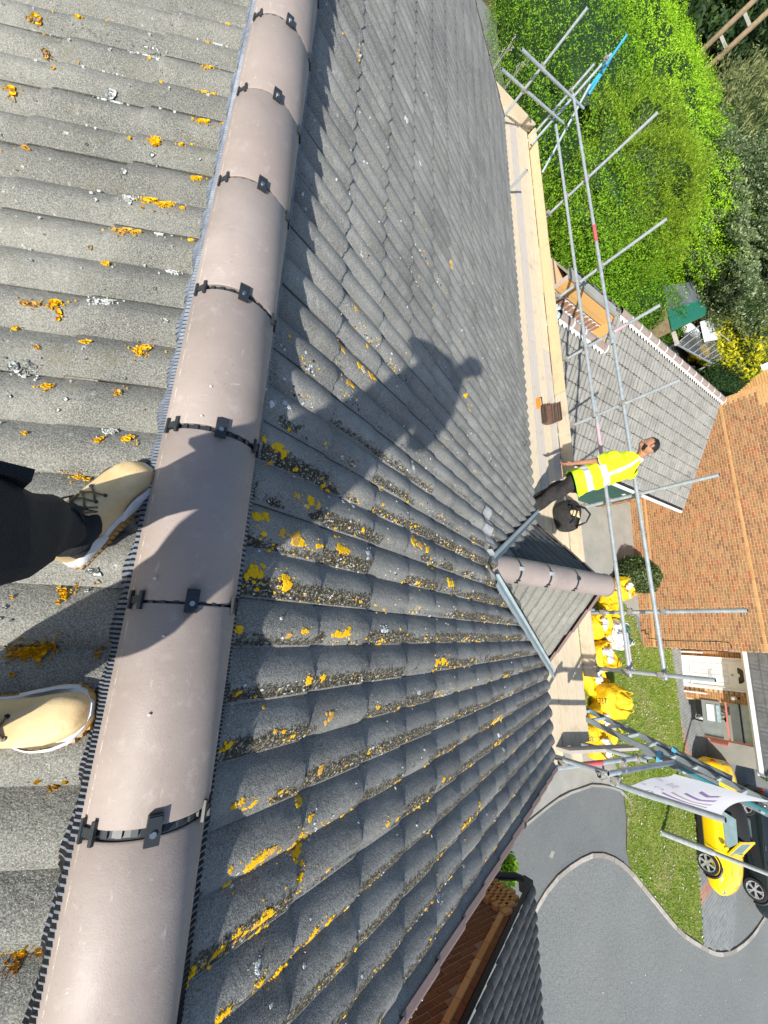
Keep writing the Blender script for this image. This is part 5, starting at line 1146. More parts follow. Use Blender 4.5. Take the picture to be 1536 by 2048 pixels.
sack('plastic_sack', 'dark rubbish sack in the middle of the greenhouse', 'sack', (1388,690), -6.9, (1.5,1.0,.4), M['denim_worker'], seed=5)
sack('roll', 'white and green sacks at the greenhouse end by the shed', 'sack', (1368,668), -6.3, (.8,.4,.3), M['white_bag'], seed=6)
cf = thing('cold_frame', 'weathered timber cold frame behind the garage ridge', 'cold frame', G(1415,748)); p0 = onz(1396,742,-6.9)
for i in range(5): part('slat', MB().beam(onz(1400+i*7,748-i*1-6,-6.9), onz(1418+i*6,732-i*2-6,-6.9), .12, .05), M['board_grey'], cf)
part('rim', MB().beam(onz(1412,757,-6.85), onz(1434,740,-6.85), .14, .1).beam(onz(1434,740,-6.85), onz(1440,770,-6.85), .14, .1), M['board_grey'], cf)
solo('fence_panel', MB().prism([(p.x,p.y) for p in (onz(1474,640,-6), onz(1482,668,-6), onz(1479,668,-6), onz(1471,640,-6))], GZ, -5.6), M['pole_wood'], 'brown slatted fence end between tree and golden shrub', 'fence')
# ---------------------------------------------------------------- rubble bags on the lawn by the scaffold
def rubble_bag(i, label, uv, w, h_, rz, mat='yellow_bag', flat=0.0, seed=1, fill='white_bag', txt=None, twist=0.0, tie=False):
    rr = np.random.default_rng(seed); p = G(*uv, .3); t = thing('rubble_bag' if mat == 'yellow_bag' else 'white_sack', label, 'rubble bag' if mat == 'yellow_bag' else 'sack', (p.x, p.y, GZ+.035), rz, 'yellow rubble bags along the scaffold' if mat == 'yellow_bag' else None)
    ph = rr.uniform(0, 6.28, 8); N, K = 32, 13
    def pt(a, t_):
        sq = (abs(math.cos(a))**3.2 + abs(math.sin(a))**3.2)**(-1/3.2); bulge = 1 + .10*math.sin(math.pi*min(1, t_*1.1)) - .10*max(0, t_-.75)/.25*(1 if not tie else 3.6)
        wr = .035*math.sin(5*a+ph[0]+4*t_) + .03*math.sin(9*a+ph[1]-5*t_) + .022*math.sin(14*a+ph[2]+9*t_) + .075*(abs(math.sin(2.5*a+3.1*t_+ph[6]))-.6) + .05*(abs(math.sin(4.5*a-6*t_+ph[7]))-.6)
        z = .86*h_*t_*(1 + .14*math.sin(2*a+ph[3])*t_ + .08*math.sin(3*a+ph[4])*t_)
        return Vector((w*sq*bulge*math.cos(a)*(1+wr) + flat*t_*.2, w*.92*sq*bulge*math.sin(a)*(1+wr) + .05*math.sin(3*t_+ph[5]), z))
    rows = [[pt(2*math.pi*j/N, k/K) for j in range(N)] for k in range(K+1)]
    rim = rows[-1]; ctr = sum(rim, Vector())/N
    for s, dz in ((.93, -.01), (.86, -.07), (.6, -.10 if not tie else .1), (.25, -.07 if not tie else .22), (.02, -.06 if not tie else .24)): rows.append([ctr + (q-ctr)*s + Vector((0,0,dz + .03*math.sin(7*j*.2+ph[6]))) for j, q in enumerate(rim)])
    part('sack_body', MB().grid(rows, close=True), M[mat], t, smooth=True, local=True)
    if fill:                                           # white liners and rubbish showing at the mouth
        mb = MB()
        for k in range(4):
            c = ctr + Vector((rr.normal(0, w*.25), rr.normal(0, w*.25), -.02)); s_ = rr.uniform(.4, .8)*w*.55
            mb.ball(c, (s_, s_*rr.uniform(.4,1), s_*.45), 10, 7, fn=lambda d, q: q*(1 + .22*math.sin(6*d.x+k) + .18*math.sin(8*d.y+2*k)))
        part('rubbish', mb, M[fill], t, smooth=True, local=True)
    for s in (-1, 1):
        a0 = .8*s; q = [pt(a0-.25, .97), pt(a0-.2, 1.0) + Vector((.05*s, .05, .12)), pt(a0+.25, 1.0) + Vector((.09*s,.02,.10)), pt(a0+.3, .95)]; part('carry_loop', MB().tube(q, .014, 6), M[mat], t, smooth=True, local=True)
    if txt:
        face, sz = txt[1], txt[2]
        def place(x, y):
            tt = .52 + x/h_; a = face - y/w; q = pt(a, min(.98, max(.02, tt))); n_ = Vector((math.cos(a), math.sin(a), .05)).normalized(); return t.location + (q + n_*.006)
        sv = t.rotation_euler.z; text_mesh(txt[0], sz, M['print_black'], place, t, 'lettering')
    return t
bags = [('yellow rubble bag beside the round shrub, white scraps on top', (1243,1180), .40, .62, .3, dict(seed=21)),
        ('yellow rubble bag half hidden behind the gable ridge end', (1226,1208), .44, .46, -.3, dict(seed=22, fill=None)),
        ('yellow rubble bag with white liner under the gable verge', (1200,1252), .42, .55, .2, dict(seed=23)),
        ('yellow rubble bag with printing, holding crumpled white sheets', (1205,1310), .46, .55, .1, dict(seed=24, txt=('OSV', 3.0, .13))),
        ('slumped flat yellow rubble bag with a white strip on it', (1196,1357), .44, .32, .5, dict(seed=25)),
        ('tallest full yellow rubble bag tied at its neck, dark figures printed', (1216,1398), .47, .82, -.15, dict(seed=26, fill=None, tie=True, txt=('1332', 3.25, .22))),
        ('orange yellow rubble bag behind the upper ladder stile', (1205,1436), .42, .50, .3, dict(seed=27, fill='white_bag', txt=('OF', 3.0, .18))),
        ('yellow rubble bag nearest the end board with dark figures', (1200,1478), .50, .55, -.1, dict(seed=28, txt=('1 3F', 3.05, .2)))]
for i, (lb, uv, w, h_, rz, kw) in enumerate(bags): rubble_bag(i, lb, uv, w, h_, rz, **kw)
ws = rubble_bag(9, 'white plastic sack with green print among the yellow bags', (1232,1272), .46, .55, .2, mat='white_bag', seed=31, fill='white_bag')
mb = MB(); 
for k in range(5): mb.ball((.30+.04*math.sin(k*2), -.20+.1*k, .50+.03*math.cos(k*3)), (.11,.06,.05), 9, 6, fn=lambda d, q: q*(1+.2*math.sin(9*d.x)))
part('green_print', mb, M['print_green'], ws, smooth=True, local=True)
solo('cable_reel', MB().tube([G(1303,1173,.12)+Vector((0,.13*math.cos(a),.13*math.sin(a))) for a in np.linspace(0, 6.283, 17)], .04, 8).tube([G(1303,1173,.12)+Vector((-.05,.05*math.cos(a),.05*math.sin(a))) for a in np.linspace(0, 6.283, 9)], .02, 6), M['black'], 'small black hose reel on the brick flank by the shrub', 'hose reel', smooth=True)
# ---------------------------------------------------------------- lamp post
lp0 = G(1321, 1664); lpst = thing('lamp_post', 'grey tubular lamp post standing on the lawn', 'lamp post', lp0)
part('base_sleeve', MB().tube([(0,0,0),(0,0,1.35),(0,0,1.42)], [.085,.085,.055], 14), M['lead'], lpst, smooth=40, local=True)
part('column', MB().tube([(0,0,1.4),(0,0,5.2)], [.055,.045], 14), M['lead'], lpst, smooth=40, local=True)
part('bracket_arm', MB().tube([(0,0,5.15),(.05,-.05,5.4),(.5,-.4,5.55)], .04, 10), M['lead'], lpst, smooth=40, local=True); part('lantern', MB().ball((.75,-.6,5.55), (.3,.16,.09), 14, 8), M['lead'], lpst, smooth=True, local=True)
# ---------------------------------------------------------------- cars
def wheel(root, x, y, R_=.31, spokes=6, s=1, double=False):
    w = thing('wheel', None, None, (0,0,0)); w.parent = root; w.location = (x, y, R_); 
    o_ = s*.10; ring = lambda r, xx: [Vector((xx, r*math.cos(a), r*math.sin(a))) for a in np.linspace(0, 2*math.pi, 28, endpoint=False)]
    mb = MB().grid([ring(.20, -o_), ring(R_*.97, -o_), ring(R_, -o_*.6), ring(R_, o_*.6), ring(R_*.955, o_*.98), ring(R_*.74, o_)], close=True); part('tyre', mb, M['tyre'], w, smooth=40, local=True)
    rm = MB().grid([ring(R_*.75, o_*.99), ring(R_*.71, o_*1.02), ring(R_*.66, o_*.80), ring(R_*.60, o_*.2)], close=True)
    for k in range(spokes):
        for da in ((-.16, .16) if double else (0,)):
            a = 2*math.pi*k/spokes + .2; a2 = a + da; c0 = Vector((o_*.98, .05*math.cos(a), .05*math.sin(a))); c1 = Vector((o_*.90, R_*.70*math.cos(a2), R_*.70*math.sin(a2))); rm.beam(c0, c1, .035 if double else .06, .03, 0, (1,0,0))
    rm.tube([(o_*.6,0,0),(o_*1.02,0,0)], [.075,.06], 14); part('rim', rm, M['alloy'], w, smooth=30, local=True)
    disc = MB(); disc.poly(ring(R_*.68, o_*.35)); part('brake_disc', disc, M['black'], w, local=True); return w
def body(st, m, n=9):
    """st: list of (y, half width, sill z, shoulder z, deck z, deck half width)"""
    rows = []
    for y, w, z0, z1, z2, wd_ in st:
        half = [(w*.90, z0), (w*.985, z0+(z1-z0)*.30), (w, z0+(z1-z0)*.62), (w*.975, z1*.96+z0*.04), (w*.93, z1), (wd_, z2*.9+z1*.1), (wd_*.62, z2), (wd_*.3, z2+.012), (0, z2+.016)]
        rows.append([Vector((x, y, z)) for x, z in half] + [Vector((-x, y, z)) for x, z in half[-2::-1]])
    mb = MB().grid(rows, m, flip=True); mb.poly(rows[0], m); mb.poly(rows[-1][::-1], m); return mb
yc = thing('car', 'bright yellow soft top sports car on the paved drive', 'car', (18.78, -6.02, GZ+.015), math.radians(168.5), 'cars parked by the lawn')
def smooth_st(st, k=4):
    out = []; ys = [s[0] for s in st]
    A_ = np.array(st); yy = np.linspace(ys[0], ys[-1], (len(st)-1)*k+1)
    def cr(col):
        v = A_[:, col]; m_ = np.gradient(v, A_[:, 0]); r_ = []
        for y in yy:
            i = min(len(st)-2, max(0, np.searchsorted(A_[:, 0], y)-1)); h_ = A_[i+1,0]-A_[i,0]; t = (y-A_[i,0])/h_
            r_.append((2*t**3-3*t*t+1)*v[i] + (t**3-2*t*t+t)*h_*m_[i] + (-2*t**3+3*t*t)*v[i+1] + (t**3-t*t)*h_*m_[i+1])
        return r_
    cs = [cr(c) for c in range(1, 6)]
    return [(y, *[c[i] for c in cs]) for i, y in enumerate(yy)]
st = [(-1.95,.50,.34,.60,.64,.42),(-1.86,.70,.26,.68,.76,.58),(-1.6,.80,.22,.74,.84,.66),(-1.0,.84,.19,.78,.86,.70),(-.3,.84,.18,.76,.80,.70),(.4,.83,.18,.74,.80,.68),(.75,.84,.19,.74,.81,.62),(1.2,.84,.20,.72,.77,.60),(1.6,.78,.22,.64,.68,.56),(1.85,.62,.26,.54,.57,.44),(1.97,.40,.32,.46,.48,.28)]
part('body', body(smooth_st(st), 0), M['car_yellow'], yc, smooth=True, local=True)
hd = MB(); rows = []
for y, w, z in ((-1.05,.58,.84),(-.85,.60,1.02),(-.5,.60,1.15),(0.0,.58,1.19),(.30,.56,1.17)): rows.append([Vector((s*w*(1 if abs(s) == 1 else .8 if abs(s) > .5 else .4), y, zz)) for s, zz in ((-1,.80),(-.9,z-.10),(-.55,z),(-.3,z+.02),(.3,z+.02),(.55,z),(.9,z-.10),(1,.80))])
ht = part('soft_top', MB().grid(rows, flip=True).poly(rows[0]), M['hood'], yc, smooth=50, local=True)
part('rear_window', MB().poly([Vector((-.36,-.98,.93)), Vector((.36,-.98,.93)), Vector((.36,-.80,1.06)), Vector((-.36,-.80,1.06))]), M['glass_dark'], ht, local=True)
for i in range(3): part('heater_line', MB().beam((-.3,-.955+.05*i,.955+.036*i), (.3,-.955+.05*i,.955+.036*i), .012, .006), M['peach'], ht, local=True)
wsf = MB()
for s in (-1, 1): wsf.beam((s*.62,.78,.80), (s*.56,.33,1.16), .055, .05)
wsf.beam((-.57,.32,1.165), (.57,.32,1.165), .06, .05); wsf.beam((-.62,.80,.80), (.62,.80,.80), .05, .05)
wf = part('windscreen_frame', wsf, M['car_yellow'], yc, local=True); part('windscreen', MB().poly([Vector((-.59,.76,.82)), Vector((.59,.76,.82)), Vector((.53,.36,1.14)), Vector((-.53,.36,1.14))]), M['glass'], wf, local=True)
for s in (-1, 1):
    part('side_window', MB().add([(s*.70,-.45,.80),(s*.70,.62,.80),(s*.615,.36,1.11),(s*.60,-.30,1.13)], [(0,1,2,3)]), M['glass'], yc, local=True)
    part('door_seam', MB().tube([(s*.845,.62,.28),(s*.842,.70,.55),(s*.80,.68,.76)], .006, 5).tube([(s*.847,-.42,.28),(s*.847,-.44,.55),(s*.80,-.44,.77)], .006, 5), M['black'], yc, local=True)
    part('sill', MB().beam((s*.82,-.85,.18), (s*.82,.85,.18), .06, .14), M['black'], yc, local=True)
    part('wing_mirror', MB().ball((s*.88,.55,.88), (.10,.07,.06), 10, 7), M['car_yellow'], yc, smooth=True, local=True)
    part('headlight', MB().ball((s*.50,1.80,.545), (.085,.10,.045), 12, 8), M['chrome'], yc, smooth=True, local=True)
    part('tail_light', MB().ball((s*.56,-1.86,.66), (.12,.07,.07), 10, 7), M['red_lens'], yc, smooth=True, local=True)
    for y in (1.16, -1.18):
        part('wheel_arch', MB().tube([(s*.80, y + .36*math.cos(a), .31 + .36*math.sin(a)) for a in np.linspace(-.25, math.pi+.25, 17)], .045, 8), M['black'], yc, smooth=True, local=True); wheel(yc, s*.80, y, .31, 6, s)
pl_ = MB().box((0,-1.925,.60), (.50,.02,.11)); pl_o = part('number_plate', pl_, M['yellow_bag'], yc, local=True)
part('number_plate', MB().box((0,-1.70,.845), (.5,.22,.012), 0, Matrix.Rotation(.2,3,'X')), M['yellow_bag'], yc, local=True)
part('bonnet_seam', MB().tube([(.30,.82,.815),(.32,1.3,.765),(.28,1.75,.63)], .005, 5).tube([(-.30,.82,.815),(-.32,1.3,.765),(-.28,1.75,.63)], .005, 5), M['orange'], yc, local=True)
bwp = onz(1512, 1779, GZ+.33); cs_, sn_ = math.cos(math.radians(168.5)), math.sin(math.radians(168.5))
loc = Vector((bwp.x - (.80*cs_ - 1.30*sn_), bwp.y - (.80*sn_ + 1.30*cs_), GZ+.0))
bc = thing('car', 'black hatchback parked on the road beside the yellow car', 'car', loc, math.radians(168.5), 'cars parked by the lawn')
st = [(-2.0,.55,.36,.84,.92,.50),(-1.9,.78,.28,.94,1.0,.66),(-1.3,.86,.22,.96,1.02,.70),(-.3,.88,.20,.94,.99,.72),(.6,.88,.20,.92,.98,.70),(1.0,.88,.21,.90,.97,.66),(1.5,.85,.22,.84,.89,.62),(1.9,.74,.26,.72,.75,.52),(2.08,.50,.34,.58,.60,.34)]
part('body', body(smooth_st(st), 0), M['car_black'], bc, smooth=True, local=True)
rows = []
for y, w, z in ((-1.85,.62,1.02),(-1.55,.64,1.36),(-1.0,.63,1.46),(-.2,.62,1.48),(.2,.60,1.42),(.85,.64,.97)): rows.append([Vector((s*w*(1 if abs(s) == 1 else .9), y, zz)) for s, zz in ((-1.12,.93),(-1,z-.05),(-.8,z),(.8,z),(1,z-.05),(1.12,.93))])
part('cabin', MB().grid(rows, flip=True).poly(rows[0]), M['car_black'], bc, smooth=40, local=True)
for s in (-1, 1):
    part('side_glass', MB().add([(s*.735,-1.35,1.0),(s*.735,.55,1.0),(s*.66,.12,1.37),(s*.66,-1.15,1.39)], [(0,1,2,3)]), M['glass'], bc, local=True)
    part('window_trim', MB().tube([(s*.745,-1.4,.99),(s*.745,.62,.99)], .012, 6), M['chrome'], bc, local=True)
    part('wing_mirror', MB().ball((s*.95,.55,1.02), (.12,.07,.08), 10, 7), M['car_black'], bc, smooth=True, local=True)
    part('door_handle', MB().box((s*.885,-.1,.80), (.02,.16,.03)), M['chrome'], bc, local=True)
    for y in (1.30, -1.28):
        part('wheel_arch', MB().tube([(s*.83, y + .385*math.cos(a), .33 + .385*math.sin(a)) for a in np.linspace(-.25, math.pi+.25, 17)], .045, 8), M['black'], bc, smooth=True, local=True); wheel(bc, s*.84, y, .335, 5, s, True)
part('tail_lamps', MB().ball((.6,-1.93,.86), (.15,.07,.09), 10, 7).ball((-.6,-1.93,.86), (.15,.07,.09), 10, 7), M['red_lens'], bc, smooth=True, local=True)
# scooter-like bicycle front by the garage front
bk = thing('bicycle', 'black bicycle with silver handlebar leaning by the garage front', 'bicycle', G(1408,1420), math.radians(100))
for y in (0, 1.0):
    wv = part('wheel', MB().tube([(0, y + .30*math.cos(a), .31 + .30*math.sin(a)) for a in np.linspace(0, 6.283, 25)], .024, 7), M['tyre'], bk, smooth=True, local=True)
    sp = MB(); 
    for a in np.linspace(0, 6.283, 13)[:-1]: sp.tube([(0, y, .31), (0, y + .28*math.cos(a), .31 + .28*math.sin(a))], .003, 4)
    part('spokes', sp, M['chrome'], wv, local=True)
part('frame', MB().tube([(0,0,.31),(0,.12,.80),(0,.6,.40),(0,1.0,.31)], .018, 8).tube([(0,.12,.78),(0,.72,.85),(0,.6,.40)], .018, 8).tube([(0,.72,.85),(0,1.0,.31)], .014, 8), M['black'], bk, smooth=True, local=True)
part('handlebar', MB().tube([(-.30,.02,.98),(-.1,.10,1.0),(.1,.10,1.0),(.30,.02,.98)], .014, 8).tube([(0,.10,1.0),(0,.12,.80)], .016, 8), M['chrome'], bk, smooth=True, local=True)
part('saddle', MB().ball((0,.75,.92), (.07,.14,.035), 10, 6), M['black'], bk, smooth=True, local=True)
# ---------------------------------------------------------------- people
def skin_body(name, joints, links, mat, parent, root=0, sub=2):
    me = bpy.data.meshes.new(name); off = origin(parent); me.from_pydata([tuple(Vector(j[0]) - off) for j in joints], links, [])
    o = bpy.data.objects.new(name, me); COL.objects.link(o); m = o.modifiers.new('skin', 'SKIN'); m.use_smooth_shade = True
    lay = me.skin_vertices[0].data
    for i, j in enumerate(joints): r = j[1]; lay[i].radius = (r, r) if not isinstance(r, tuple) else r; lay[i].use_root = (i == root)
    s = o.modifiers.new('sub', 'SUBSURF'); s.levels = s.render_levels = sub
    dg = bpy.context.evaluated_depsgraph_get(); dg.update(); out = bpy.data.meshes.new_from_object(o.evaluated_get(dg)); bpy.data.objects.remove(o); bpy.data.meshes.remove(me)
    out.materials.clear(); out.materials.append(mat); out.polygons.foreach_set('use_smooth', [True]*len(out.polygons)); return link(name, out, parent)
def hand(J, Lk, wrist, d, side, n, ln=.18):
    """palm, four fingers and thumb as skin chains"""
    d = d.normalized(); n = n.normalized(); s = d.cross(n).normalized()*side; b = len(J)-1
    palm = wrist + d*.07; J.append((palm, (.036,.018))); Lk.append((b, len(J)-1)); pi = len(J)-1
    for k, (o, l) in enumerate(((-.030,.070),(-.010,.080),(.010,.076),(.029,.060))):
        a = palm + d*.035 + s*o; J.append((a, .011)); Lk.append((pi, len(J)-1)); J.append((a + d*l*.5 + n*.012, .009)); Lk.append((len(J)-2, len(J)-1)); J.append((a + d*l*.8 + n*.04, .007)); Lk.append((len(J)-2, len(J)-1))
    t = wrist + d*.03 - s*.035; J.append((t, .013)); Lk.append((pi, len(J)-1)); J.append((t + d*.045 - s*.018 + n*.015, .010)); Lk.append((len(J)-2, len(J)-1))
def boot(root, toe, heel, up=Vector((0,0,1)), side=1, L_=.305, cuff=None, lace=True):
    """work boot: gum outsole, white midsole panels, tan upper, laces; toe and heel are points on the ground"""
    d = (toe-heel); d.normalize(); s = d.cross(up).normalized(); u = s.cross(d).normalized()
    P_ = lambda a, w, h: heel + d*(a*L_) + s*w + u*h
    prof_ = [(0,.024),(.03,.032),(.10,.037),(.22,.036),(.36,.034),(.50,.039),(.64,.046),(.78,.049),(.88,.044),(.95,.031),(.985,.018),(1.0,.004)]
    asym = lambda a: side*.010*math.sin(math.pi*min(1, max(0, (a-.3)/.7)))
    def outline(g, n_sub=3):
        ys, ws = zip(*prof_); aa = np.concatenate([np.linspace(0,.1,6), np.linspace(.15,.85,12), np.linspace(.88,1,9)]); w = np.interp(aa, ys, ws)
        w = np.convolve(np.pad(w, 1, mode='edge'), [.25,.5,.25], 'valid')
        return aa, w + g
    prof_ = [(a, w*1.13) for a, w in prof_]; aa, w0 = outline(.006)
    def band(g0, g1, h0, h1, m=0):
        mb = MB(); a_, w_ = outline(0); ring = lambda g, h: [P_(a, asym(a) + (w + g), h) for a, w in zip(a_, w_)] + [P_(a, asym(a) - (w + g), h) for a, w in list(zip(a_, w_))[::-1]]
        mb.grid([ring(g0, h0), ring((g0+g1)/2+.001, (h0+h1)/2), ring(g1, h1)], close=True); mb.poly(ring(g1, h1)); mb.poly(ring(g0, h0)[::-1]); return mb
    so = part('outsole', band(.006, .008, 0, .022), M['gum'], root, smooth=50)
    lug = MB()
    for a, w in zip(np.linspace(.04,.96,22), np.interp(np.linspace(.04,.96,22), *zip(*prof_))):
        for q in (-1, 1): lug.box(P_(a, asym(a) + q*(w+.007), .009), (.010,.008,.018), 0, Matrix((d, s, u)).transposed())
    part('tread_lug', lug, M['gum'], so, kind='stuff')
    part('midsole', band(.006, .003, .022, .036), M['midsole'], root, smooth=50)
    # upper: cross-sections from toe to heel
    sec = [(.995,.012,.030),(.97,.026,.052),(.92,.036,.066),(.84,.043,.074),(.74,.045,.080),(.64,.043,.090),(.54,.040,.104),(.44,.037,.122),(.34,.036,.140),(.24,.036,.150),(.13,.034,.150),(.05,.028,.146),(.012,.020,.140)]
    sec = [(a, w*1.13, h*1.04) for a, w, h in sec]
    rows = []
    for a, w, h in sec:
        r_ = []
        for k in range(15):
            t = math.pi*k/14; x = math.cos(t); y = math.sin(t)
            r_.append(P_(a, asym(a) + w*math.copysign(abs(x)**.62, x) if abs(x) > 1e-6 else asym(a), .030 + (h-.030)*y**.75))
        rows.append(r_)
    up_o = part('upper', MB().grid(rows).poly(rows[0][::-1]).poly(rows[-1]), M['nubuck'], root, smooth=60)
    cap = []
    for a, w, h in [(1.003,.016,.026),(.985,.029,.040),(.95,.037,.046),(.90,.043,.046)]:
        cap.append([P_(a, asym(a) + (w+.004)*math.copysign(abs(math.cos(t))**.62, math.cos(t)), .018 + (h-.018)*math.sin(t)**.6*.75) for t in np.linspace(0.001, math.pi-.001, 15)])
    part('toe_bumper', MB().grid(cap), M['gum'], root, smooth=60)
    for q in (-1, 1):                                   # white side panels of the midsole, rising at heel and ball
        for a0, a1, hh in ((.03,.34,.062),(.50,.90,.052)):
            aa_ = np.linspace(a0, a1, 12); ww = np.interp(aa_, *zip(*prof_)); tp = np.sin(np.linspace(.15, math.pi-.25, 12))
            mb = MB().grid([[P_(a, asym(a) + q*(w+.009), .020) for a, w in zip(aa_, ww)], [P_(a, asym(a) + q*(w+.010), .020+(hh-.020)*t*.7) for a, w, t in zip(aa_, ww, tp)], [P_(a, asym(a) + q*(w+.003), .022+(hh-.020)*t) for a, w, t in zip(aa_, ww, tp)]], flip=(q > 0)); part('side_panel', mb, M['midsole'], root, smooth=True)
    sh_ = MB(); rr = []
    for h, f_, w in ((.11,.30,.040),(.15,.24,.044),(.20,.21,.046)): rr.append([P_(f_ + .155*math.cos(t), w*math.sin(t), h) for t in np.linspace(0, 2*math.pi, 20, endpoint=False)])
    part('collar', sh_.grid(rr, close=True), M['nubuck'], root, smooth=True)
    if lace:
        ht = lambda a: float(np.interp(a, [q[0] for q in sec][::-1], [q[2] for q in sec][::-1]))
        lm = MB(); em = MB()
        for k in range(4):
            a = .60 - k*.075
            for q in (-1, 1): em.tube([P_(a, asym(a)+q*.020, ht(a)*.955), P_(a, asym(a)+q*.0205, ht(a)*.955+.004)], .005, 8)
            lm.tube([P_(a, asym(a)-.020, ht(a)*.955+.004), P_(a-.02, asym(a), ht(a-.02)+.005), P_(a-.075, asym(a)+.020, ht(a-.075)*.955+.004)], .0024, 6); lm.tube([P_(a, asym(a)+.020, ht(a)*.955+.004), P_(a-.03, asym(a), ht(a-.03)+.007), P_(a-.075, asym(a)-.020, ht(a-.075)*.955+.004)], .0024, 6)
        for q in (-1, 1): lm.tube([P_(.36, q*.004, ht(.36)+.008), P_(.42, q*.030, ht(.42)+.010), P_(.47, q*.034, ht(.47)*.9+.004), P_(.43, q*.012, ht(.43)+.010), P_(.50, q*.028, ht(.5)*.93+.006)], .003, 6)
        part('lace', lm, M['lace'], root, smooth=True); part('eyelet', em, M['black'], root, kind='stuff')
        seam = MB().tube([P_(.62, asym(.62)+math.copysign(.0, 1)+.043*math.cos(t), .032 + (.092-.032)*abs(math.sin(t))**.75 + .001) for t in np.linspace(.12, math.pi-.12, 15)], .0014, 5); part('seam', seam, M['lace'], root)
    return root
def leg_tube(pts, rad, n=20, folds=.006, seed=1):
    rr = np.random.default_rng(seed); ph = rr.uniform(0, 6.28, 4); P3 = [Vector(p) for p in pts]; dense = []; R3 = []
    for (a, ra), (b, rb) in zip(zip(P3, rad), zip(P3[1:], rad[1:])):
        for q in np.linspace(0, 1, 9)[:-1]: dense.append(a.lerp(b, q)); R3.append(ra + (rb-ra)*q)
    dense.append(P3[-1]); R3.append(rad[-1]); mb = MB(); k = len(dense); rows = []; ref = None
    for i, p in enumerate(dense):
        t = (dense[min(i+1,k-1)] - dense[max(i-1,0)]).normalized()
        if ref is None: ref = t.orthogonal().normalized()
        ref = (ref - t*ref.dot(t)).normalized(); q = t.cross(ref)
        rows.append([p + (ref*math.cos(a) + q*math.sin(a))*(R3[i] + folds*(math.sin(i*1.15 + 2*a + ph[0]) + .6*math.sin(i*.55 - 3*a + ph[1]) + .5*math.sin(5*a + ph[2] + i*.2))) for a in np.linspace(0, 2*math.pi, n, endpoint=False)])
    return mb.grid(rows, close=True, flip=True)
# --- the person taking the picture: legs and boots in view, the rest throws the shadow
b1t, b1h = slope_hit(303, 936, True), slope_hit(141, 1106, True); b2t = slope_hit(199, 1415, True)
zoff = frame('back')[2]*-.018
ph_ = thing('person', 'person in black work trousers and tan boots standing at the ridge', 'person', (-.12, .05, -1.20))
nB = frame('back')[2]
d1 = (b1t-b1h).normalized(); b1h = b1t - d1*.300
h2 = b2t + Vector((-.285, -.035, -.135)); 
boot(ph_, b1t + zoff, b1h + zoff, nB, -1, .300)
boot(ph_, b2t + zoff, h2 + zoff, nB, 1, .310)
A1 = b1h + d1*.072 + nB*.10 + Vector((.012,-.012,0)); A2 = h2 + (b2t-h2).normalized()*.07 + nB*.10
K1, K2 = Vector((-.170,.095,-.66)), Vector((-.30,-.26,-.68)); HP1, HP2 = Vector((-.36,-.04,-.30)), Vector((-.40,-.26,-.30)); PEL = Vector((-.41,-.15,-.23)); CH = Vector((-.42,-.05,.20)); NK = Vector((-.39,.02,.42)); HD = Vector((-.35,.06,.56))
J = [(PEL,(.15,.11)), (Vector((-.43,-.10,-.02)),(.14,.10)), (CH,(.17,.12)), (NK,.055), (HD + Vector((-.02,0,-.04)),(.075,.085)), (HD + Vector((.0,0,.07)),(.07,.08)), (HP1,.08), (K1,.05), (A1,.028), (HP2,.08), (K2,.05), (A2,.028)]
Lk = [(0,1),(1,2),(2,3),(3,4),(4,5),(0,6),(6,7),(7,8),(0,9),(9,10),(10,11)]
for q, sd in ((1,1),(-1,-1)):
    sh_ = CH + Vector((.02,.19*q,.10)); el = Vector((-.36,.34*q,.06)); wr = Vector((-.15,.12*q,.03)); b = len(J)
    J += [(sh_,.062),(el,.045),(wr,.03)]; Lk += [(2,b),(b,b+1),(b+1,b+2)]; hand(J, Lk, wr, Vector((.0,-.10*q,.06)), sd, Vector((-1,0,.2)))
skin_body('body', J, Lk, M['skin'], ph_)
tm = leg_tube([A1 + nB*-.035 + d1*.012, A1 + nB*.05, K1, HP1, PEL], [.054,.056,.074,.100,.12], folds=.006, seed=3); tr = part('trousers', tm.add(*(lambda m: (m.v, m.f))(leg_tube([A2 + nB*-.02, A2 + nB*.05, K2, HP2, PEL], [.066,.070,.084,.104,.12], folds=.006, seed=4))), M['denim'], ph_, smooth=True)
kd = (K1-A1).normalized(); o1 = kd.orthogonal().normalized()
part('cargo_pocket', MB().box(A1.lerp(K1, .98) + Vector((-.02,.072,.0)), (.11,.016,.13), 0, Matrix.Rotation(.3,3,'Y')), M['denim'], tr)
jk = MB(); rows = []
for c, a, b in ((PEL,.165,.125),(Vector((-.43,-.10,-.02)),.16,.12),(CH,.195,.135),(CH+Vector((.03,0,.12)),.19,.115),(NK,.075,.07)): rows.append([c + Vector((math.cos(t)*b, math.sin(t)*a, 0)) for t in np.linspace(0, 2*math.pi, 20, endpoint=False)])
jm = jk.grid(rows, close=True)
for q in (1,-1):
    m2 = leg_tube([CH + Vector((.02,.17*q,.10)), Vector((-.36,.34*q,.06)), Vector((-.18,.15*q,.03))], [.085,.062,.045], 14, .003, 7); jm.add(m2.v, m2.f)
part('jacket', jm, M['denim'], ph_, smooth=True)
part('hair', MB().ball(HD + Vector((-.02,0,.055)), (.10,.09,.095), 14, 9), M['hair'], ph_, smooth=True)
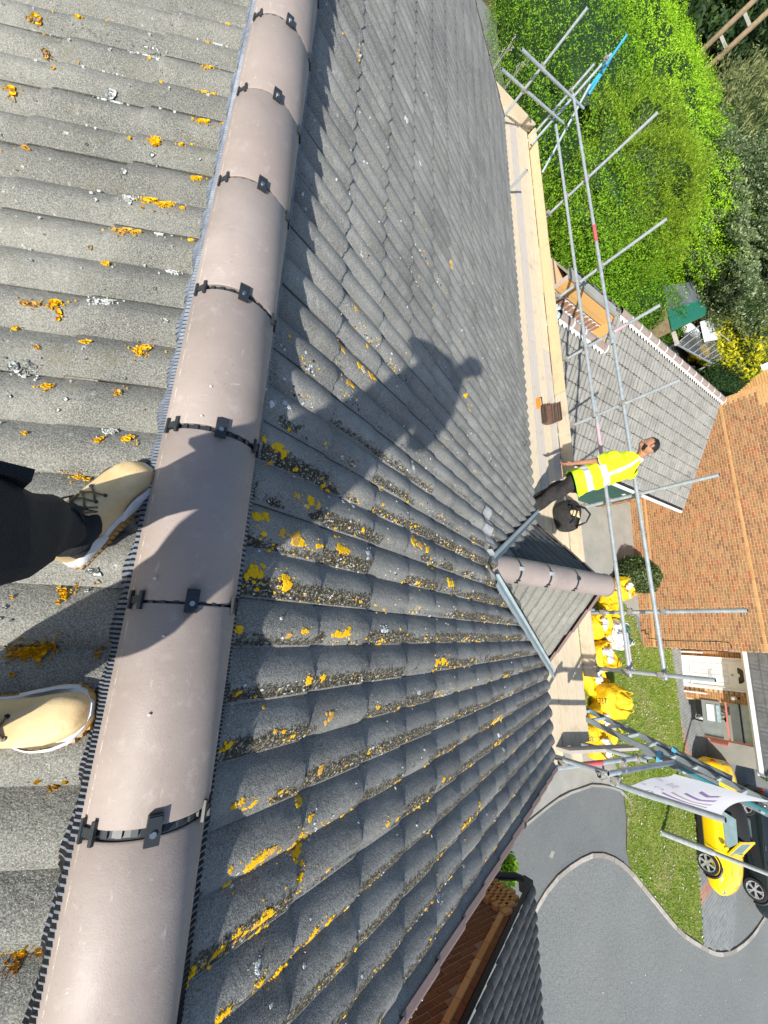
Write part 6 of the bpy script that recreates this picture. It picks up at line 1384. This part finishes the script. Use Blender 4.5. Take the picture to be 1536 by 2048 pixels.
# --- the worker on the scaffold, seen from above and behind, leaning forward with his left arm hanging
wk = thing('person', 'worker in yellow hi vis vest and dark trousers standing on the scaffold boards', 'person', (5.4, 2.05, PZ))
Q = lambda u, v, z: onz(u, v, z)
HDw = Q(1297, 893, -2.20); NKw = Q(1277, 916, -2.37); CHw = Q(1243, 932, -2.58); WSw = Q(1200, 949, -2.83); HPw = Q(1160, 962, -3.02)
LS = Q(1226, 914, -2.50); EL_ = Q(1187, 922, -2.76); HN = Q(1147, 927, -3.00)
axis = (NKw-HPw).normalized(); lat = (LS-CHw); LSH = 1.0; lat = (lat - axis*lat.dot(axis)).normalized(); fw = lat.cross(axis).normalized()
if fw.y < 0: fw = -fw
RS = CHw*2 - LS + axis*.02; 
FT1, FT2 = Vector((5.28,1.90,PZ)), Vector((5.42,2.10,PZ)); KN1 = HPw.lerp(FT1+Vector((0,0,.08)), .5) + fw*.05; KN2 = HPw.lerp(FT2+Vector((0,0,.08)), .5) + fw*.05
J = [(HPw,(.13,.09)), (WSw,(.12,.085)), (CHw,(.13,.09)), (NKw,.055), (NKw.lerp(HDw,.55),(.078,.085)), (HDw,(.085,.10)), (HDw + axis*.06,(.07,.08)), (HPw-lat*-.08-axis*.03,.085), (KN1,.06), (FT1+Vector((0,0,.09)),.042), (HPw-lat*.08-axis*.03,.085), (KN2,.06), (FT2+Vector((0,0,.09)),.042)]
Lk = [(0,1),(1,2),(2,3),(3,4),(4,5),(5,6),(0,7),(7,8),(8,9),(0,10),(10,11),(11,12)]
face = (fw*.75 - axis*.35 + lat*.35).normalized()
for pt_, r_ in ((HDw + face*.105 - axis*.02, .019), (HDw + face*.075 - axis*.07, .040)): J.append((pt_, r_)); Lk.append((5, len(J)-1))
for q, sh_, el, wr in ((1, LS, EL_, HN), (-1, RS, RS - axis*.25 + fw*.07, RS - axis*.42 + fw*.20)):
    b = len(J); J += [(sh_ - lat*q*.03,.048),(el,.042),(el.lerp(wr,.5),.037),(wr,.027)]; Lk += [(2,b),(b,b+1),(b+1,b+2),(b+2,b+3)]; hand(J, Lk, wr, (wr-el), q, fw)
skin_body('body', J, Lk, M['skin'], wk)
side_ax = face.cross(axis).normalized()
for q in (1, -1): part('ear', MB().ball(HDw - face*.012 + side_ax*q*.092 + axis*.005, (.016,.026,.036), 9, 6), M['skin'], wk, smooth=True)
for q in (1, -1): part('eye', MB().ball(HDw + face*.088 + side_ax*q*.034 + axis*.018, .012, 8, 5), M['midsole'], wk, smooth=True)
up2 = (axis - face*axis.dot(face)).normalized()
def shell(rad, c, keep, rough=.02):
    mb = MB(); nu, nv = 26, 18; rows = []; ok = []
    for i in range(nv+1):
        th = math.pi*i/nv; r_ = []; k_ = []
        for j in range(nu):
            ph = 2*math.pi*j/nu; s_, f_, u_ = math.sin(th)*math.cos(ph), math.sin(th)*math.sin(ph), math.cos(th)
            g = 1 + rough*math.sin(11*s_ + 7*f_) + rough*.7*math.sin(17*u_ + 9*f_)
            r_.append(c + side_ax*(s_*rad[0]*g) + face*(f_*rad[1]*g) + up2*(u_*rad[2]*g)); k_.append(keep(s_, f_, u_))
        rows.append(r_); ok.append(k_)
    b = len(mb.v); mb.v = [tuple(p) for r_ in rows for p in r_]
    for i in range(nv):
        for j in range(nu):
            j2 = (j+1) % nu
            if ok[i][j] and ok[i][j2] and ok[i+1][j] and ok[i+1][j2]: mb.f.append((i*nu+j, (i+1)*nu+j, (i+1)*nu+j2, i*nu+j2)); mb.m.append(0)
    return mb
hc = HDw + up2*.022 - face*.006
part('hair', shell((.094,.112,.122), hc, lambda s, f, u: u > .30 + .55*max(0, f) or (f < -.12 and u > -.42) or (abs(s) > .8 and f < .05 and u > -.05)), M['hair'], wk, smooth=True)
part('face', shell((.088,.106,.118), hc, lambda s, f, u: True, 0), M['skin'], wk, smooth=True)
part('beard', shell((.0905,.109,.1215), hc, lambda s, f, u: f > .10 and u < -.38 + .12*abs(s), .01), M['hair'], wk, smooth=True)
part('nose', MB().ball(hc + face*.112 - up2*.018, (.016,.016,.024), 9, 6), M['skin'], wk, smooth=True)
tm = leg_tube([FT1 + Vector((0,0,.07)), KN1, HPw + lat*.07, HPw + axis*.10], [.078,.102,.12,.14], folds=.011, seed=11); m2 = leg_tube([FT2 + Vector((0,0,.07)), KN2, HPw - lat*.07, HPw + axis*.10], [.078,.102,.12,.14], folds=.011, seed=12)
part('trousers', tm.add(m2.v, m2.f), M['denim_worker'], wk, smooth=True)
for f_ in (FT1, FT2): boot(wk, f_ + fw*Vector((1,1,0))*.2 + Vector((0,0,.0)), f_ - fw*Vector((1,1,0))*.08, Vector((0,0,1)), 1, .29, lace=False)
# vest: rows up the trunk, columns round it; tape rows and shoulder tapes are printed on the cloth
ctrl = [(HPw - axis*.10,.235,.20),(HPw,.23,.19),(WSw,.225,.185),(CHw - axis*.06,.245,.19),(CHw + axis*.06,.245,.17),(NKw - axis*.07,.165,.115),(NKw - axis*.005,.075,.072)]
rows = []; tt = []
NR, NC = 44, 48
seg = np.array([0] + list(np.cumsum([(b[0]-a[0]).length for a, b in zip(ctrl, ctrl[1:])]))); seg /= seg[-1]
for i in range(NR+1):
    t = i/NR; k = min(len(ctrl)-2, int(np.searchsorted(seg, t, 'right')-1)); q = (t-seg[k])/(seg[k+1]-seg[k]); q2 = q*q*(3-2*q)
    c = ctrl[k][0].lerp(ctrl[k+1][0], q); a = ctrl[k][1]+(ctrl[k+1][1]-ctrl[k][1])*q2; b = ctrl[k][2]+(ctrl[k+1][2]-ctrl[k][2])*q2
    wv = lambda an: .009*math.sin(an*5+t*14) + .007*math.sin(an*8-t*23) + .005*math.sin(an*13+t*31)
    rows.append([c + lat*(math.cos(an)*(a+wv(an))) + fw*(math.sin(an)*(b+wv(an))) + axis*(.018*math.sin(an*2+1)*(1-t)) for an in np.linspace(0, 2*math.pi, NC, endpoint=False)])
def vm(i, j):
    t = i/NR; an = 2*math.pi*j/NC
    if .15 <= t < .235 or .40 <= t < .485: return 1
    if t >= .485 and (abs(((an+math.pi) % (2*math.pi)) - math.pi - (-.85)) < .17 or abs(((an+math.pi) % (2*math.pi)) - math.pi - (-2.29)) < .17 or abs(((an+math.pi) % (2*math.pi)) - math.pi - .85) < .17 or abs(((an+math.pi) % (2*math.pi)) - math.pi - 2.29) < .17): return 1
    return 0
vs = part('hi_vis_vest', MB().grid(rows, vm, close=True, flip=True), [M['hivis'], M['reflect']], wk, smooth=True)
part('vest_hem', MB().tube([p for p in rows[0]] + [rows[0][0]], .007, 6), M['hivis_green'], vs, smooth=True)
part('collar', MB().grid([[NKw - axis*.02 + (lat*math.cos(a)*.078 + fw*math.sin(a)*.075) for a in np.linspace(0, 6.2832, 21)], [NKw + axis*.035 + (lat*math.cos(a)*.068 + fw*math.sin(a)*.066) for a in np.linspace(0, 6.2832, 21)]]), M['collar'], wk, smooth=True)
for q, sh_, el in ((1, LS, EL_), (-1, RS, RS - axis*.25 + fw*.07)):
    sl_m = leg_tube([CHw.lerp(sh_, .55) + axis*.03, sh_ + axis*.005, sh_.lerp(el, .62)], [.105,.088,.078], 18, .004, 5); part('sleeve', sl_m, M['hivis'], wk, smooth=True)
    e_ = sh_.lerp(el, .62); dr = (el-sh_).normalized(); o_ = dr.orthogonal().normalized(); part('cuff', MB().tube([e_ + (o_*math.cos(a) + dr.cross(o_)*math.sin(a))*.078 for a in np.linspace(0, 6.2832, 19)], .006, 6), M['collar'], wk, smooth=True)
# ---------------------------------------------------------------- lift the survey frame so the ground is at z = 0
for o in SC.objects:
    if o.parent is None: o.location.z += H
